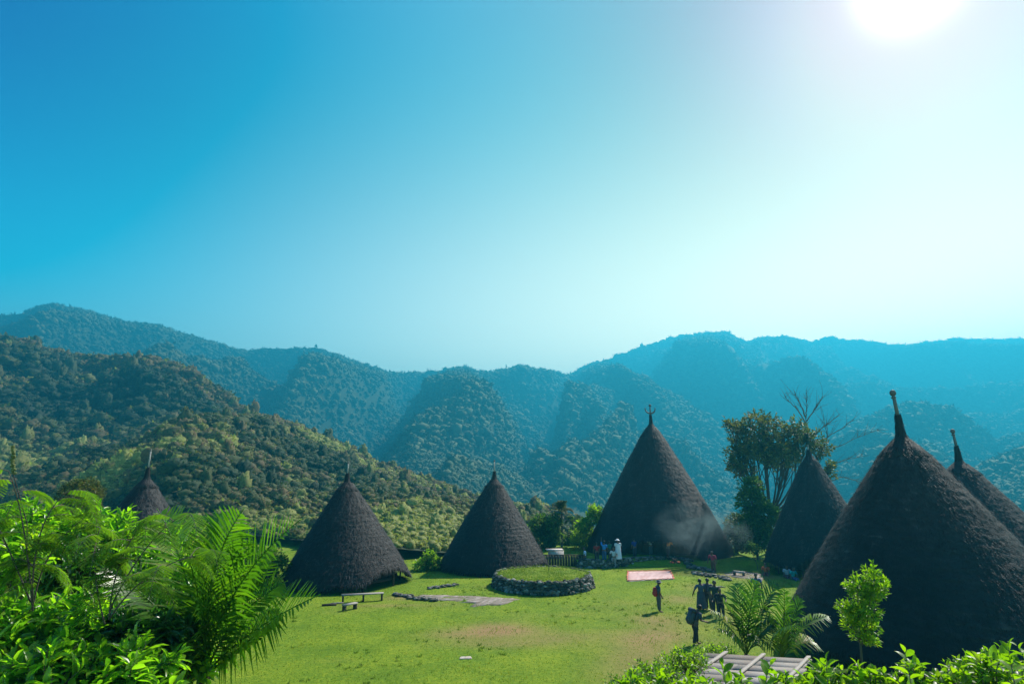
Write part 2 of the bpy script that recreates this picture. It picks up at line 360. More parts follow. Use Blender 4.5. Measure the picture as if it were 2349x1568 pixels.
def ridge(name, prof, Rf, front, zbase, amp, wl, seed, ncol=300, nrow=70, skew=.3, shape=.9, back=.5, edge_fade=0):
    px = np.array([p[0] for p in prof], float); py = np.array([p[1] for p in prof], float)
    cols = np.linspace(px[0], px[-1], ncol); rows = np.interp(cols, px, py)
    R = np.array([Rf(c) for c in cols])
    u = (cols - CX) / FPX; v = (CY - rows) / FPX
    X = u * R; Y = (CT - v * ST) * R; Z = CAMZ + (ST + v * CT) * R
    Z = Z + (fbm(cols * .02 + seed, cols * 0 + 1, 4) - .47) * R * .008
    s = np.concatenate([-np.linspace(back, .02, 8) ** 1.0, np.linspace(0, 1, nrow) ** 1.25])
    fr = np.array([front(c) for c in cols]) if callable(front) else np.full(ncol, front)
    zb = np.array([zbase(c) for c in cols]) if callable(zbase) else np.full(ncol, zbase)
    S, _ = np.meshgrid(s, cols, indexing='ij')
    k = 1 - S * fr[None] / np.hypot(X, Y)[None]
    PX = X[None] * k; PY = Y[None] * k
    sc_ = np.where(S < 0, -S * .9, np.clip(S, 0, 1) ** shape)
    PZ = Z[None] + (zb - Z)[None] * sc_
    az = np.arctan2(X, Y)[None] * np.hypot(X, Y).mean()
    lat = (az + skew * S * fr[None]) / wl + seed * 3.7
    wx = fbm(PX / wl * .7 + seed, PY / wl * .7, 3)
    ph = lat * .5 + wx * 1.3; tri = 1 - np.abs(2 * (ph % 1) - 1)
    sp = .75 * (tri - .5) + .65 * (ridged(lat * 1.3 + wx * .9, S * fr[None] / wl * .35 + seed * 1.3, 3) - .62)
    env = np.where(S < 0, 0, np.clip(S * 7, 0, 1) * np.clip((1.02 - S) * 3, 0, 1))
    PZ = PZ + sp * amp * env * np.minimum(1, (np.maximum(Z - zb, 8))[None] / 90)
    PZ += (fbm(PX / wl * 3, PY / wl * 3 + seed, 3) - .47) * amp * .25 * env
    lim = CAMZ + (Z[None] - CAMZ) * k - 5 * S * (Z[None] - zb) / 60
    over = PZ - lim; PZ = np.where(S > 0, lim - np.where(over > 0, over * .15 * 0, -over), PZ)
    V = np.stack([PX, PY, PZ], -1)
    nr = len(s); idx = np.arange(nr * ncol).reshape(nr, ncol)
    Q = np.stack([idx[:-1, :-1], idx[1:, :-1], idx[1:, 1:], idx[:-1, 1:]], -1).reshape(-1, 4)
    m = MB(); m.add(V.reshape(-1, 3), Q=Q, tint=.14)
    tag(m.build(name, M['forest_far' if 'mountain' in name else 'hill_soil'], smooth=True), kind='structure')
    return V, s, cols

def forest(name, surf, n, rfun, mat_, sub, label, tintf, smin=0, smax=.97, jit=.28, flat_=.8, extra=0.12, weight=None, cards=7, cs=.7):
    V, s, cols = surf; nr, nc, _ = V.shape
    i0 = np.searchsorted(s, smin)
    a = rng.random(n); 
    a[: int(n * extra)] = rng.random(int(n * extra)) * .04
    sv = smin + a * (smax - smin)
    fi = np.interp(sv, s, np.arange(nr)); ci = rng.random(n) * (nc - 1.001)
    i = np.minimum(fi.astype(int), nr - 2); j = ci.astype(int); a = (fi - i)[:, None]; b = (ci - j)[:, None]
    p = (V[i, j] * (1 - b) + V[i, j + 1] * b) * (1 - a) + (V[i + 1, j] * (1 - b) + V[i + 1, j + 1] * b) * a
    cx = np.interp(ci, np.arange(nc), cols)
    r = rfun(cx, sv) * np.clip(np.exp(rng.normal(-.08, .38, n)), .4, 2.3)
    if weight is not None:
        k = rng.random(n) < weight(cx, sv); p, r, cx, sv = p[k], r[k], cx[k], sv[k]
    p[:, 2] += r * .35
    rad = np.stack([r * rng.uniform(.85, 1.15, len(r)), r * rng.uniform(.85, 1.15, len(r)), r * flat_ * rng.uniform(.8, 1.3, len(r))], 1)
    tn = np.clip(tintf(cx, sv, p), 0, 1)
    m = MB(); blobs(m, p, rad, sub, jit, tn)
    if cards:
        n2 = len(p) * cards; k = np.repeat(np.arange(len(p)), cards); dd = rdir(n2); dd[:, 2] = np.abs(dd[:, 2]) * 1.1 - .25; dd = norm(dd)
        pos = p[k] + dd * rad[k] * rng.uniform(.75, 1.12, (n2, 1)); d2 = norm(dd + rng.normal(0, .8, (n2, 3)))
        cl_ = np.maximum(rad[k, 0] * cs, .22) * rng.uniform(.6, 1.5, n2)
        leaves(m, pos, d2, rdir(n2), cl_, cl_ * .6, LEAF_S if sub > 2 else TRI, np.clip(tn[k] + rng.normal(0, .13, n2), 0, 1))
    o = m.build(name, mat_); tag(o, label, 'forest', None, 'stuff'); return o

# far mountains
profB = [(-500, 745), (-200, 720), (0, 728), (40, 728), (90, 705), (120, 700), (160, 708), (250, 735), (360, 752), (430, 775), (500, 797), (570, 810), (610, 806), (650, 800), (720, 800), (780, 820), (850, 850), (900, 858), (960, 860), (1020, 850), (1070, 848), (1130, 860), (1190, 843), (1240, 850), (1290, 862), (1340, 872), (1420, 900), (1520, 950)]
profD = [(1180, 900), (1290, 866), (1310, 862), (1350, 840), (1420, 815), (1500, 785), (1560, 772), (1630, 766), (1665, 768), (1710, 788), (1760, 778), (1800, 772), (1860, 782), (1900, 775), (1960, 785), (2030, 795), (2120, 788), (2200, 776), (2280, 782), (2348, 780), (2600, 800), (2900, 820)]
profC = [(820, 1090), (870, 1055), (905, 1010), (950, 970), (1010, 947), (1060, 965), (1100, 995), (1150, 1040), (1200, 1072), (1240, 1095), (1290, 1150), (1330, 1190)]
profE = [(1150, 1200), (1230, 1120), (1290, 1050), (1350, 1010), (1420, 965), (1480, 925), (1540, 935), (1600, 960), (1680, 985), (1760, 1000), (1850, 1060)]
profF = [(1700, 1010), (1780, 950), (1850, 905), (1900, 890), (1980, 880), (2060, 888), (2150, 896), (2250, 888), (2348, 880), (2600, 850), (2800, 840)]
profH = [(1780, 1090), (1880, 1030), (1960, 975), (2040, 935), (2110, 925), (2180, 938), (2240, 985), (2290, 1015), (2348, 1000), (2500, 960), (2700, 930)]
profI = [(2100, 1200), (2180, 1130), (2240, 1085), (2290, 1060), (2348, 1035), (2500, 1000), (2650, 990)]
sB = ridge('mountain_ridge', profB, lambda c: 1300, 850, -20, 230, 235, 1.0, 420, 90, .5)
sD = ridge('mountain_ridge', profD, lambda c: 1700, 1050, -20, 230, 280, 2.0, 420, 80, -.4)
sC = ridge('mountain_spur', profC, lambda c: 680, 420, -30, 50, 90, 3.0, 200, 60, .3)
sE = ridge('mountain_spur', profE, lambda c: 1000, 550, -30, 85, 130, 4.0, 260, 70, -.3)
sF = ridge('mountain_spur', profF, lambda c: 1150, 500, -30, 95, 150, 5.0, 260, 60, .4)
sH = ridge('mountain_spur', profH, lambda c: 700, 380, -30, 70, 120, 6.0, 260, 60, -.3)
sI = ridge('mountain_spur', profI, lambda c: 430, 250, -30, 26, 70, 7.0, 200, 50, .3)
tf = lambda c, s, p: rng.random(len(c)) * .7 + fbm(p[:, 0] / 90, p[:, 1] / 90, 3) * .4
forest('forest', sB, 95000, lambda c, s: 3.3, M['forest_far'], 1, 'hazy blue forest over the long mountain range at left and centre', tf, smax=.99)
forest('forest', sD, 60000, lambda c, s: 3.6, M['forest_far'], 1, 'palest forest over the farthest mountain range at right', tf, smax=.99)
forest('forest', sC, 26000, lambda c, s: 1.9, M['forest_far'], 1, 'forest on the rounded hill in the middle of the valley', tf, smax=.99)
forest('forest', sE, 32000, lambda c, s: 2.5, M['forest_far'], 1, 'forest on the spur behind the tallest cone house', tf, smax=.99)
forest('forest', sF, 20000, lambda c, s: 3.4, M['forest_far'], 1, 'forest on the upper spur behind the bare tree', tf, smax=.99)
forest('forest', sH, 18000, lambda c, s: 2.6, M['forest_far'], 1, 'forest on the middle spur behind the right cone houses', tf, smax=.99)
forest('forest', sI, 8000, lambda c, s: 2.2, M['forest_far'], 1, 'forest on the nearest spur at the right edge of the valley', tf, smax=.99)
vx = np.linspace(-150, 420, 60); vy = np.linspace(95, 900, 80); VXX, VYY = np.meshgrid(vx, vy)
sV = (np.stack([VXX, VYY, -34 + 0 * VXX + 10 * fbm(VXX / 60, VYY / 60, 3)], -1), np.linspace(0, 1, 80), np.linspace(0, 1, 60))
forest('forest', sV, 16000, lambda c, s: 3.2 + 1.5 * s, M['forest_far'], 1, 'forest on the floor of the valley behind the village', tf, smax=.99)

# near hill, left
profA = [(-700, 700), (-400, 760), (-150, 775), (0, 792), (60, 802), (130, 824), (180, 830), (230, 832), (290, 824), (340, 828), (400, 847), (450, 872), (500, 907), (560, 947), (620, 968), (700, 994), (760, 1014), (830, 1048), (900, 1078), (980, 1108), (1060, 1134), (1100, 1146), (1180, 1160), (1230, 1164), (1270, 1172), (1330, 1205), (1400, 1260)]
RA = lambda c: float(np.interp(c, [-700, 0, 400, 800, 1100, 1400], [380, 340, 300, 200, 150, 105]))
sA = ridge('hill', profA, RA, lambda c: RA(c) - float(np.interp(c, [0, 700, 850, 1020, 1150, 1400], [60, 58, 50, 56, 66, 66])), lambda c: float(np.interp(c, [0, 900, 1200, 1400], [1, 1.2, -1, -8])), 46, 74, 8.0, 420, 110, .35, .95)
def tA(c, s, p):
    n = (fbm(p[:, 0] / 38 + 5, p[:, 1] / 38, 4) - .47) * 2.0 + .36
    t = n + rng.normal(0, .12, len(c)) + (fbm(p[:, 0] / 9, p[:, 1] / 9 + 3, 2) - .37) * .5
    t += np.clip((c - 430) / 450, 0, 1) * .5  # yellower scrub to the right, its sunlight also brightened into the tint
    t += np.exp(-((c - 395) / 55) ** 2 - ((s - .5) / .25) ** 2) * .25  # sunlit spur painted as a lighter spot in the crown tint
    t = np.where((s < .10) & (rng.random(len(c)) < .75), .58 + rng.random(len(c)) * .08, t)
    return t
forest('forest', sA, 14000, lambda c, s: np.interp(c, [0, 450, 800, 1200], [2.5, 1.9, .95, .7]) * (1 - .6 * s), M['forest_near'], 3, 'olive and brown forest covering the near hill at left', tA, smax=.99, flat_=.68, jit=.32, cards=44, cs=.36)
forest('undergrowth', sA, 26000, lambda c, s: np.interp(c, [0, 450, 800, 1200], [1.3, 1.1, .75, .6]) * (1 - .5 * s), M['forest_near'], 2, 'low shrubs and young trees filling the slope of the near hill', lambda c, s, p: tA(c, s, p) + .05, smax=.995, jit=.22, extra=.08, cards=24, cs=.42)

forest('forest', sA, 900, lambda c, s: np.interp(c, [0, 450, 800, 1200], [1.9, 1.5, .8, .6]) * (1 - .5 * s), M['forest_near'], 3, 'taller trees standing out of the canopy of the near hill', lambda c, s, p: tA(c, s, p) + rng.normal(0, .15, len(c)), smax=.95, flat_=2.1, jit=.34, cards=60, cs=.4, extra=.15)

# grass blades on the lawn
n = 150000
gx = rng.uniform(-30, 30, n); gy = 23 + rng.random(n) ** 1.4 * 44
gz = ground_z(gx, gy)
cl = fbm(gx * .6, gy * .6, 3); keep = (rng.random(n) < .25 + cl * 1.2)
gp = np.stack([gx, gy, gz - .005], 1)[keep]; k = len(gp)
m = MB(); d = norm(np.stack([rng.normal(0, .5, k), rng.normal(0, .5, k), np.ones(k)], 1))
L = rng.uniform(.03, .085, k) * (1 + (cl[keep] > .6) * .5)
leaves(m, gp, d, rdir(k), L, .022 + gp[:, 1] * .0003, TRI, np.clip(rng.random(k) * .6 + cl[keep] * .5, 0, 1))
k = 2600; wx_ = rng.uniform(-26, 26, k); wy_ = 24 + rng.random(k) ** 1.3 * 36; wn = fbm(wx_ * .25 + 7, wy_ * .25, 3); q_ = wn > .47
wx_, wy_ = wx_[q_], wy_[q_]; k = len(wx_); j_ = np.repeat(np.arange(k), 12)
wp = np.stack([wx_[j_] + rng.normal(0, .06, len(j_)), wy_[j_] + rng.normal(0, .06, len(j_)), ground_z(wx_[j_], wy_[j_])], 1)
leaves(m, wp, norm(rng.normal(0, .6, (len(j_), 3)) + [0, 0, .9]), rdir(len(j_)), rng.uniform(.06, .19, len(j_)), .035, TRI, rng.random(len(j_)) * .6)
tag(m.build('grass', M['grass_blade']), 'short sunlit grass growing over the village lawn', 'grass', kind='stuff')

# ------------------------------------------------------------------ cone houses
PROF = np.array([(0, .02), (.02, .032), (.05, .07), (.09, .128), (.14, .19), (.2, .25), (.32, .375), (.46, .515), (.645, .70), (.83, .875), (.95, .98), (1.0, 1.0)])
def prof_r(h): return np.interp(h, PROF[:, 0], PROF[:, 1])
def house(label, bx, row, t, R, zb, apex_row, fin_row, cuts, ntuft, seed, kind='knob', lean=0, ground=0):
    c = P(bx, row, t); c.z = ground
    Yc = c.y; zt = zrow(apex_row, Yc); zf = zrow(fin_row, Yc); H = zt - zb
    root = empty('thatched_house', c, label, 'house', 'cone shaped thatched houses round the lawn')
    r_ = np.random.default_rng(seed)
    na, nh = 140, 110
    az = np.arange(na) * 2 * math.pi / na        # 0 = +x ; camera side = -pi/2
    cutz = np.zeros(na)
    for a0, hw, up in cuts:
        d = np.abs((az - a0 + math.pi) % (2 * math.pi) - math.pi)
        cutz = np.maximum(cutz, up * np.clip(1.15 - (d / hw) ** 2, 0, 1))
    wob = (vnoise(np.cos(az) * 3 + seed, np.sin(az) * 3) - .5)
    hmax = 1 - (cutz + .25 * np.abs(wob)) / H
    h = np.linspace(0, 1, nh) ** .95
    HH = np.minimum(h[:, None] * 1.0, 1) * hmax[None]
    rr = prof_r(HH) * R
    lay = (HH * 26 + .25 * vnoise(az[None] * 6 + seed, HH * 30)) % 1
    rr = rr + (.028 * lay * np.clip(HH * 4, 0, 1)) + r_.uniform(-.035, .045, rr.shape) * np.clip(HH * 3, 0, 1)
    rr = rr + (.12 if bx > 2000 else .18) * (fbm(az[None] * 2.5 + seed * 2, HH * 6, 3) - .47) * np.clip(HH * 3, 0, 1)
    lx = lean * (1 - HH) * H
    V = np.stack([rr * np.cos(az)[None] + lx, rr * np.sin(az)[None] + 0 * rr, zt - HH * H - ground + 0 * rr], -1)
    # underside, inner shell
    ri = np.maximum(rr[-1] - .38, .1); inner = np.stack([ri * np.cos(az), ri * np.sin(az), V[-1, :, 2] + .1], -1)
    top = np.stack([ri * .45 * np.cos(az), ri * .45 * np.sin(az), V[-1, :, 2] * 0 + zb + H * .5 - ground], -1)
    V = np.concatenate([V, inner[None], top[None]]); nr = nh + 2
    idx = np.arange(nr * na).reshape(nr, na); nx_ = np.roll(idx, -1, 1)
    Q = np.stack([idx[:-1], idx[1:], nx_[1:], nx_[:-1]], -1).reshape(-1, 4)
    tn = np.clip(.25 + .35 * vnoise(az[None] * 9 + seed, HH * 14) + r_.uniform(-.1, .15, HH.shape) + .5 * (fbm(az[None] * 1.3 + seed, HH * 5, 3) - .45) + .10 * (lay > .8), 0, 1)
    tn = np.concatenate([tn, np.full((2, na), .1)])
    m = MB(); m.add(V.reshape(-1, 3), Q=Q, tint=tn.ravel())
    # straw tufts
    hh = r_.random(ntuft) ** .6; aa = r_.random(ntuft) * 2 * math.pi
    hm = np.interp(aa, np.append(az, 2 * math.pi), np.append(hmax, hmax[0])); hh = hh * hm
    rq = prof_r(hh) * R + .03 + r_.uniform(-.05, .07, ntuft)
    dr = (prof_r(hh + .01) - prof_r(hh - .01)) * R; dz = -.02 * H + 0 * dr
    nrm = math.hypot(0, 1)
    sl = norm(np.stack([dr, dz], 1))
    dirs = np.stack([sl[:, 0] * np.cos(aa), sl[:, 0] * np.sin(aa), sl[:, 1]], 1) + r_.normal(0, .16, (ntuft, 3))
    outn = np.stack([-sl[:, 1] * np.cos(aa), -sl[:, 1] * np.sin(aa), sl[:, 0]], 1)
    pos = np.stack([rq * np.cos(aa) + lean * (1 - hh) * H, rq * np.sin(aa), zt - hh * H - ground], 1)
    Lt = r_.uniform(.18, .5, ntuft) * (.6 if bx > 2000 else 1)
    leaves(m, pos, dirs + outn * r_.uniform(.02, .34, (ntuft, 1)), outn, Lt, r_.uniform(.02, .05, ntuft) * (.7 if bx > 2000 else 1), TRI, np.clip(r_.random(ntuft) ** 2 * (.45 if bx > 2000 else .75) + .1, 0, 1))
    # eave fringe
    ne = na * 7; ae = r_.random(ne) * 2 * math.pi
    hm = np.interp(ae, np.append(az, 2 * math.pi), np.append(hmax, hmax[0])); re = prof_r(hm) * R
    pe = np.stack([re * np.cos(ae), re * np.sin(ae), zt - hm * H - ground + .12], 1)
    de = np.stack([.4 * np.cos(ae), .4 * np.sin(ae), -np.ones(ne)], 1) + r_.normal(0, .2, (ne, 3))
    leaves(m, pe, de, np.stack([np.cos(ae), np.sin(ae), 0 * ae], 1), r_.uniform(.25, .55, ne), .05, TRI, r_.random(ne) * .7)
    roof = m.build('roof', M['thatch'], root)
    # thatched collar and cap band
    m = MB(); fh = zf - zt; z0 = zt - ground; lt = lean * H
    cc = .42 if kind != 'bare' else .3
    lathe(m, [(.40 * H / 10, -.075 * H), (.22, -.03 * H), (.17, -.0 * H), (.13, fh * cc * .5), (.11, fh * cc)], (lt, 0, z0), 14, .25, .008)
    kk = 500; a_ = r_.random(kk) * 6.283; q = r_.random(kk)
    z_ = -.075 * H + q * (fh * cc + .075 * H); rc = np.interp(z_, [-.075 * H, -.03 * H, 0, fh * cc * .5, fh * cc], [.42 * H / 10, .23, .18, .14, .12])
    leaves(m, np.stack([rc * np.cos(a_) + lt, rc * np.sin(a_), z0 + z_ + .1], 1), np.stack([.25 * np.cos(a_), .25 * np.sin(a_), -np.ones(kk)], 1), np.stack([np.cos(a_), np.sin(a_), 0 * a_], 1), .3, .03, TRI, r_.random(kk) * .5)
    m.build('collar', M['thatch'], roof)
    # lower cap ring, a step in the thatch
    m = MB(); hc = .105; rc = prof_r(hc) * R; zc = zt - hc * H - ground
    lathe(m, [(prof_r(.045) * R + .02, (hc - .045) * H), (rc * .72 + .03, .03 * H), (rc + .2, -.02 * H), (rc + .08, -.035 * H)], (lean * (1 - hc) * H, 0, zc), 40, .35, .025)
    ke = 420; a_ = r_.random(ke) * 6.283
    leaves(m, np.stack([(rc + .1) * np.cos(a_) + lean * (1 - hc) * H, (rc + .1) * np.sin(a_), zc - .01 * H + 0 * a_], 1), np.stack([.6 * np.cos(a_), .6 * np.sin(a_), -np.ones(ke)], 1) + r_.normal(0, .2, (ke, 3)), np.stack([np.cos(a_), np.sin(a_), 0 * a_], 1), .22, .04, TRI, r_.random(ke) * .6)
    m.build('cap', M['thatch'], roof)
    # finial
    m = MB(); zz = z0 + fh * cc - .05; lt2 = lt + (-.06 if kind == 'knob' else 0)
    pr = .055 if R < 5.5 else .072
    tube(m, [(lt, 0, zz), (lt2, 0, z0 + fh)], [pr * 1.15, pr], 8, .6)
    fin = m.build('finial', M['wood_pale' if kind == 'bare' else 'pole'], root)
    m = MB()
    if kind == 'knob':
        blobs(m, [(lt2, 0, z0 + fh - .02)], np.array([pr * 2.0]), 2, .06, np.array([.3]), 1.1)
        lathe(m, [(pr * 1.0, -.3), (pr * 1.5, -.26), (pr * 1.5, -.22), (pr, -.2)], (lt2, 0, z0 + fh), 10, .4)
        m.build('knob', M['pole'], fin)
    elif kind == 'horns':
        for s in (-1, 1):
            tube(m, bez((0, 0, z0 + fh * .52), (s * .6, 0, z0 + fh * .55), (s * .55, 0, z0 + fh * .88)), np.linspace(.10, .05, 10), 7, .5)
        lathe(m, [(.03, -.12), (.16, -.05), (.17, .05), (.05, .16), (.0, .2)], (0, 0, z0 + fh), 10, .4)
        m.build('horns', M['pole'], fin)
    else:
        lathe(m, [(pr, -.1), (pr * 1.5, 0), (pr * .7, .08), (.0, .12)], (lt, 0, z0 + fh), 8, .8)
        m.build('tip', M['pole'], fin)
    # wall, floor, posts
    m = MB(); rw = R * .68
    for k in range(46):
        a = k * 2 * math.pi / 46
        box(m, (rw * math.cos(a), rw * math.sin(a), 1.35), (.06, 2 * math.pi * rw / 46 - .02, 1.9), a, r_.random())
    wl = m.build('wall', M['wood_dark'], root)
    m = MB(); lathe(m, [(0.01, .4), (rw + .5, .4), (rw + .5, .52), (.01, .52)], (0, 0, 0), 36, .4); m.build('floor', M['wood_dark'], root)
    a0 = cuts[0][0] if cuts else -math.pi / 2
    m = MB(); box(m, ((rw + .07) * math.cos(a0), (rw + .07) * math.sin(a0), 1.2), (.07, .9, 1.35), a0, .05); m.build('door', M['wood_dark'], wl)
    for k in range(9):
        a = a0 + (k - 4) * 2 * math.pi / 9 + .18; rp = R * .84
        ztp = (zt - (np.interp(.87, PROF[:, 1], PROF[:, 0])) * H) - ground
        m = MB(); tube(m, [(rp * math.cos(a), rp * math.sin(a), -.1), (rp * math.cos(a), rp * math.sin(a), ztp)], .07, 7, r_.random()); m.build('post', M['wood_dark'], root)
    return root, c, zt, H

A = -math.pi / 2
GR = dict()
house('cone house half hidden by the ferns, leftmost in the village', 312, 1310, 44, 4.6, .5, 1090, 1032, [(A, .5, .5)], 7000, 1, 'bare', lean=-.03)
house('cone house behind the long plank bench, its right eave lifted on posts', 797, 1325, 44, 4.85, .25, 1097, 1060, [(A + 1.05, .55, 1.0), (A + .3, .3, .25)], 12000, 2, 'bare', lean=-.07)
house('cone house behind the round stone platform, second from the left above the lawn', 1132, 1302, 51, 4.85, .2, 1092, 1056, [(A + .85, .7, .6)], 12000, 3, 'bare')
house('tallest cone house with horned finial, smoke drifting across its base', 1510, 1275, 59.5, 7.45, .35, 967, 930, [(A - .25, .55, 1.7)], 22000, 4, 'horns', ground=.3)
house('cone house in front of the leafy tree, people sitting under its lifted eave', 1884, 1285, 49, 4.55, .7, 1036, 1022, [(A - .35, .55, 1.1)], 10000, 5, 'bare')
house('largest looking cone house, nearest at right, with round knob on its finial', 2132, 1400, 25.0, 6.1, .8, 990, 900, [(A - .9, .4, .3)], 34000, 6, 'knob', lean=-.005)
house('cone house peeking out behind the nearest one at the right edge', 2243, 1300, 35.5, 6.0, .6, 1050, 988, [(A, .4, .3)], 16000, 7, 'knob')

# ------------------------------------------------------------------ stone work
def stones(mb, pts, size, sub=2, jit=.16, flat_=.75):
    n = len(pts); r = np.asarray(size) * rng.uniform(.7, 1.3, n)
    rad = np.stack([r * rng.uniform(.8, 1.35, n), r * rng.uniform(.7, 1.1, n), r * flat_ * rng.uniform(.8, 1.2, n)], 1)
    blobs(mb, np.asarray(pts), rad, sub, jit, rng.random(n) ** 1.2)

pc = G(1247, 1350, 0); 
near = G(1247, 1369, 0).y; far_t = G(1247, 1299, .80).y
pcy = (near + far_t) / 2 + .3; RP = (far_t - near) / 2 * 1.0
RPx = 111 / FPX * (pcy / 1.06)
root = empty('stone_platform', (pc.x, pcy, 0), 'round stone walled platform topped with grass in the middle of the lawn', 'platform')
PH = .84
m = MB(); lathe(m, [(RPx * 1.0, -.2), (RPx * .955, PH - .1), (RPx * .8, PH - .02)], (0, 0, 0), 60, .1)
pts = []
for k in range(5):
    nn = 95
    for j in range(nn):
        a = (j + rng.random() * .6 + (k % 2) * .5) * 2 * math.pi / nn; rr_ = RPx * (1.01 - .045 * k / 4 + rng.uniform(-.012, .015))
        pts.append((rr_ * math.cos(a), rr_ * math.sin(a), +.06 + k * .178 + rng.uniform(-.04, .04)))
for j in range(90):
    a = rng.random() * 6.283; pts.append((RPx * rng.uniform(.92, .965) * math.cos(a), RPx * rng.uniform(.92, .965) * math.sin(a), PH + rng.uniform(-.08, .02)))
stones(m, pts, .145)
sw = m.build('stone_wall', M['stone'], root)
m = MB(); nr = 14; na = 48
a = np.arange(na) * 2 * math.pi / na; V = []; 
for i in range(nr):
    r0 = RPx * .93 * i / (nr - 1)
    V.append(np.stack([r0 * np.cos(a), r0 * np.sin(a), PH + .02 + (fbm(r0 * np.cos(a) + 9, r0 * np.sin(a), 3) - .47) * .12 + 0 * a], 1))
V = np.concatenate(V); idx = np.arange(nr * na).reshape(nr, na); nx_ = np.roll(idx, -1, 1)
m.add(V, Q=np.stack([idx[:-1], idx[1:], nx_[1:], nx_[:-1]], -1).reshape(-1, 4), tint=rng.random(len(V)) * .12)
gt = m.build('grass_top', M['lawn'], root, smooth=True)
m = MB(); k = 9000; rr_ = RPx * .96 * np.sqrt(rng.random(k)); aa = rng.random(k) * 6.283
hang = rr_ > RPx * .88
leaves(m, np.stack([rr_ * np.cos(aa), rr_ * np.sin(aa), PH + .02 + hang * .04 + 0 * rr_], 1), norm(rng.normal(0, .45, (k, 3)) + [0, 0, 1]), rdir(k), rng.uniform(.04, .11, k) * (1 + hang * .7), .03, TRI, rng.random(k) * .7)
m.build('grass_tufts', M['grass_blade'], gt)
for j_, o_ in enumerate([(.4, .9)]):
    rt = empty('dead_sapling', (pc.x + .55, pcy + 1.5, PH), 'thin leafless sapling standing on the round platform', 'tree')
    m = MB(); tube(m, [(0, 0, 0), (.03, 0, .5), (.0, 0, 1.15)], [.03, .02, .01], 6, .5); m.build('trunk', M['bark'], rt)
    m = MB()
    for q in range(6): 
        d_ = rdir(1)[0]; z = .4 + q * .1; tube(m, [(0, 0, z), (d_[0] * .25, d_[1] * .2, z + .25)], [.012, .005], 5, .5)
    m.build('branches', M['bark'], rt)

def ground_path(pts_px, z=None):
    out = []
    for x, y in pts_px:
        g = G(x, y, 0); out.append((g.x, g.y))
    return np.array(out)
def along(path, n):
    d = np.r_[0, np.cumsum(np.linalg.norm(np.diff(path, axis=0), axis=1))]; q = np.sort(rng.random(n)) * d[-1]
    return np.stack([np.interp(q, d, path[:, 0]), np.interp(q, d, path[:, 1])], 1)

# retaining wall of the terrace
tw = [P(x, y, 1) for x, y in ()]
y0 = G(1400, 1300, 0).y
pa = np.array([(G(1325, 1304).x, G(1325, 1304).y + .5), (G(1380, 1303).x, G(1380, 1303).y), (G(1460, 1297).x, G(1460, 1297).y), (G(1548, 1294).x, G(1548, 1294).y)])
root = empty('retaining_wall', (pa[1][0], pa[1][1], 0), 'low dry stone wall holding the grassy terrace in front of the tallest house', 'wall')
m = MB()
pts = []
for lv in range(4):
    q = along(pa, 75); 
    for p_ in q: pts.append((p_[0] - pa[1][0], p_[1] - pa[1][1] + rng.uniform(-.06, .06) + lv * .05, .05 + lv * .17))
stones(m, pts, .15)
m.build('stone_courses', M['stone'], root)
m = MB(); q = along(pa, 70); stones(m, [(p_[0] - pa[1][0], p_[1] - pa[1][1] + rng.uniform(.05, .5), .70) for p_ in q], .17, flat_=.4)
m.build('coping_stones', M['stone'], root)
m = MB()
q0 = np.array([(p_[0] - pa[1][0], p_[1] - pa[1][1]) for p_ in pa])
for i in range(3):
    a_, b_ = q0[i], q0[i + 1]
    m.add([(a_[0], a_[1] + .15, -.1), (b_[0], b_[1] + .15, -.1), (b_[0], b_[1] + .15, .62), (a_[0], a_[1] + .15, .62), (a_[0], a_[1] + 3.5, .66), (b_[0], b_[1] + 3.5, .66)], Q=[(0, 1, 2, 3), (3, 2, 5, 4)], tint=.1)
m.build('grass_fill', M['lawn'], root)

def stone_line(label, px, n, size, matn='stone', spread=.25, z=.04, cat='stones', name='stone_row'):
    pa = ground_path(px); o = pa.mean(0)
    m = MB(); q = along(pa, n)
    zz = ground_z(q[:, 0], q[:, 1])
    pts = np.stack([q[:, 0] - o[0] + rng.normal(0, spread, n), q[:, 1] - o[1] + rng.normal(0, spread, n), zz + z + rng.random(n) * size * .6], 1)
    stones(m, pts, size, flat_=.6)
    ob = m.build(name, M[matn]); ob.location = (o[0], o[1], 0); tag(ob, label, cat); return ob
stone_line('loose line of mossy stones running right from the terrace wall', [(1545, 1292), (1575, 1297), (1600, 1305), (1640, 1310)], 90, .19)
stone_line('pile of mossy stones at the feet of the person in red', [(1600, 1316), (1625, 1320), (1650, 1322), (1668, 1328)], 70, .16, spread=.35)
stone_line('short dark kerb of stones in the grass left of the round platform', [(935, 1371), (965, 1373), (1000, 1376)], 60, .13, spread=.12)
stone_line('stones edging the grass beside the second house', [(985, 1350), (1020, 1345), (1045, 1342)], 60, .12, spread=.12)
stone_line('row of stones on the grass behind the group of people', [(1607, 1342), (1635, 1344), (1663, 1344)], 60, .07, spread=.06, z=.0)
stone_line('stones in front of the lifted eave of the bench side house', [(905, 1362), (930, 1366), (945, 1368)], 40, .12, spread=.12)

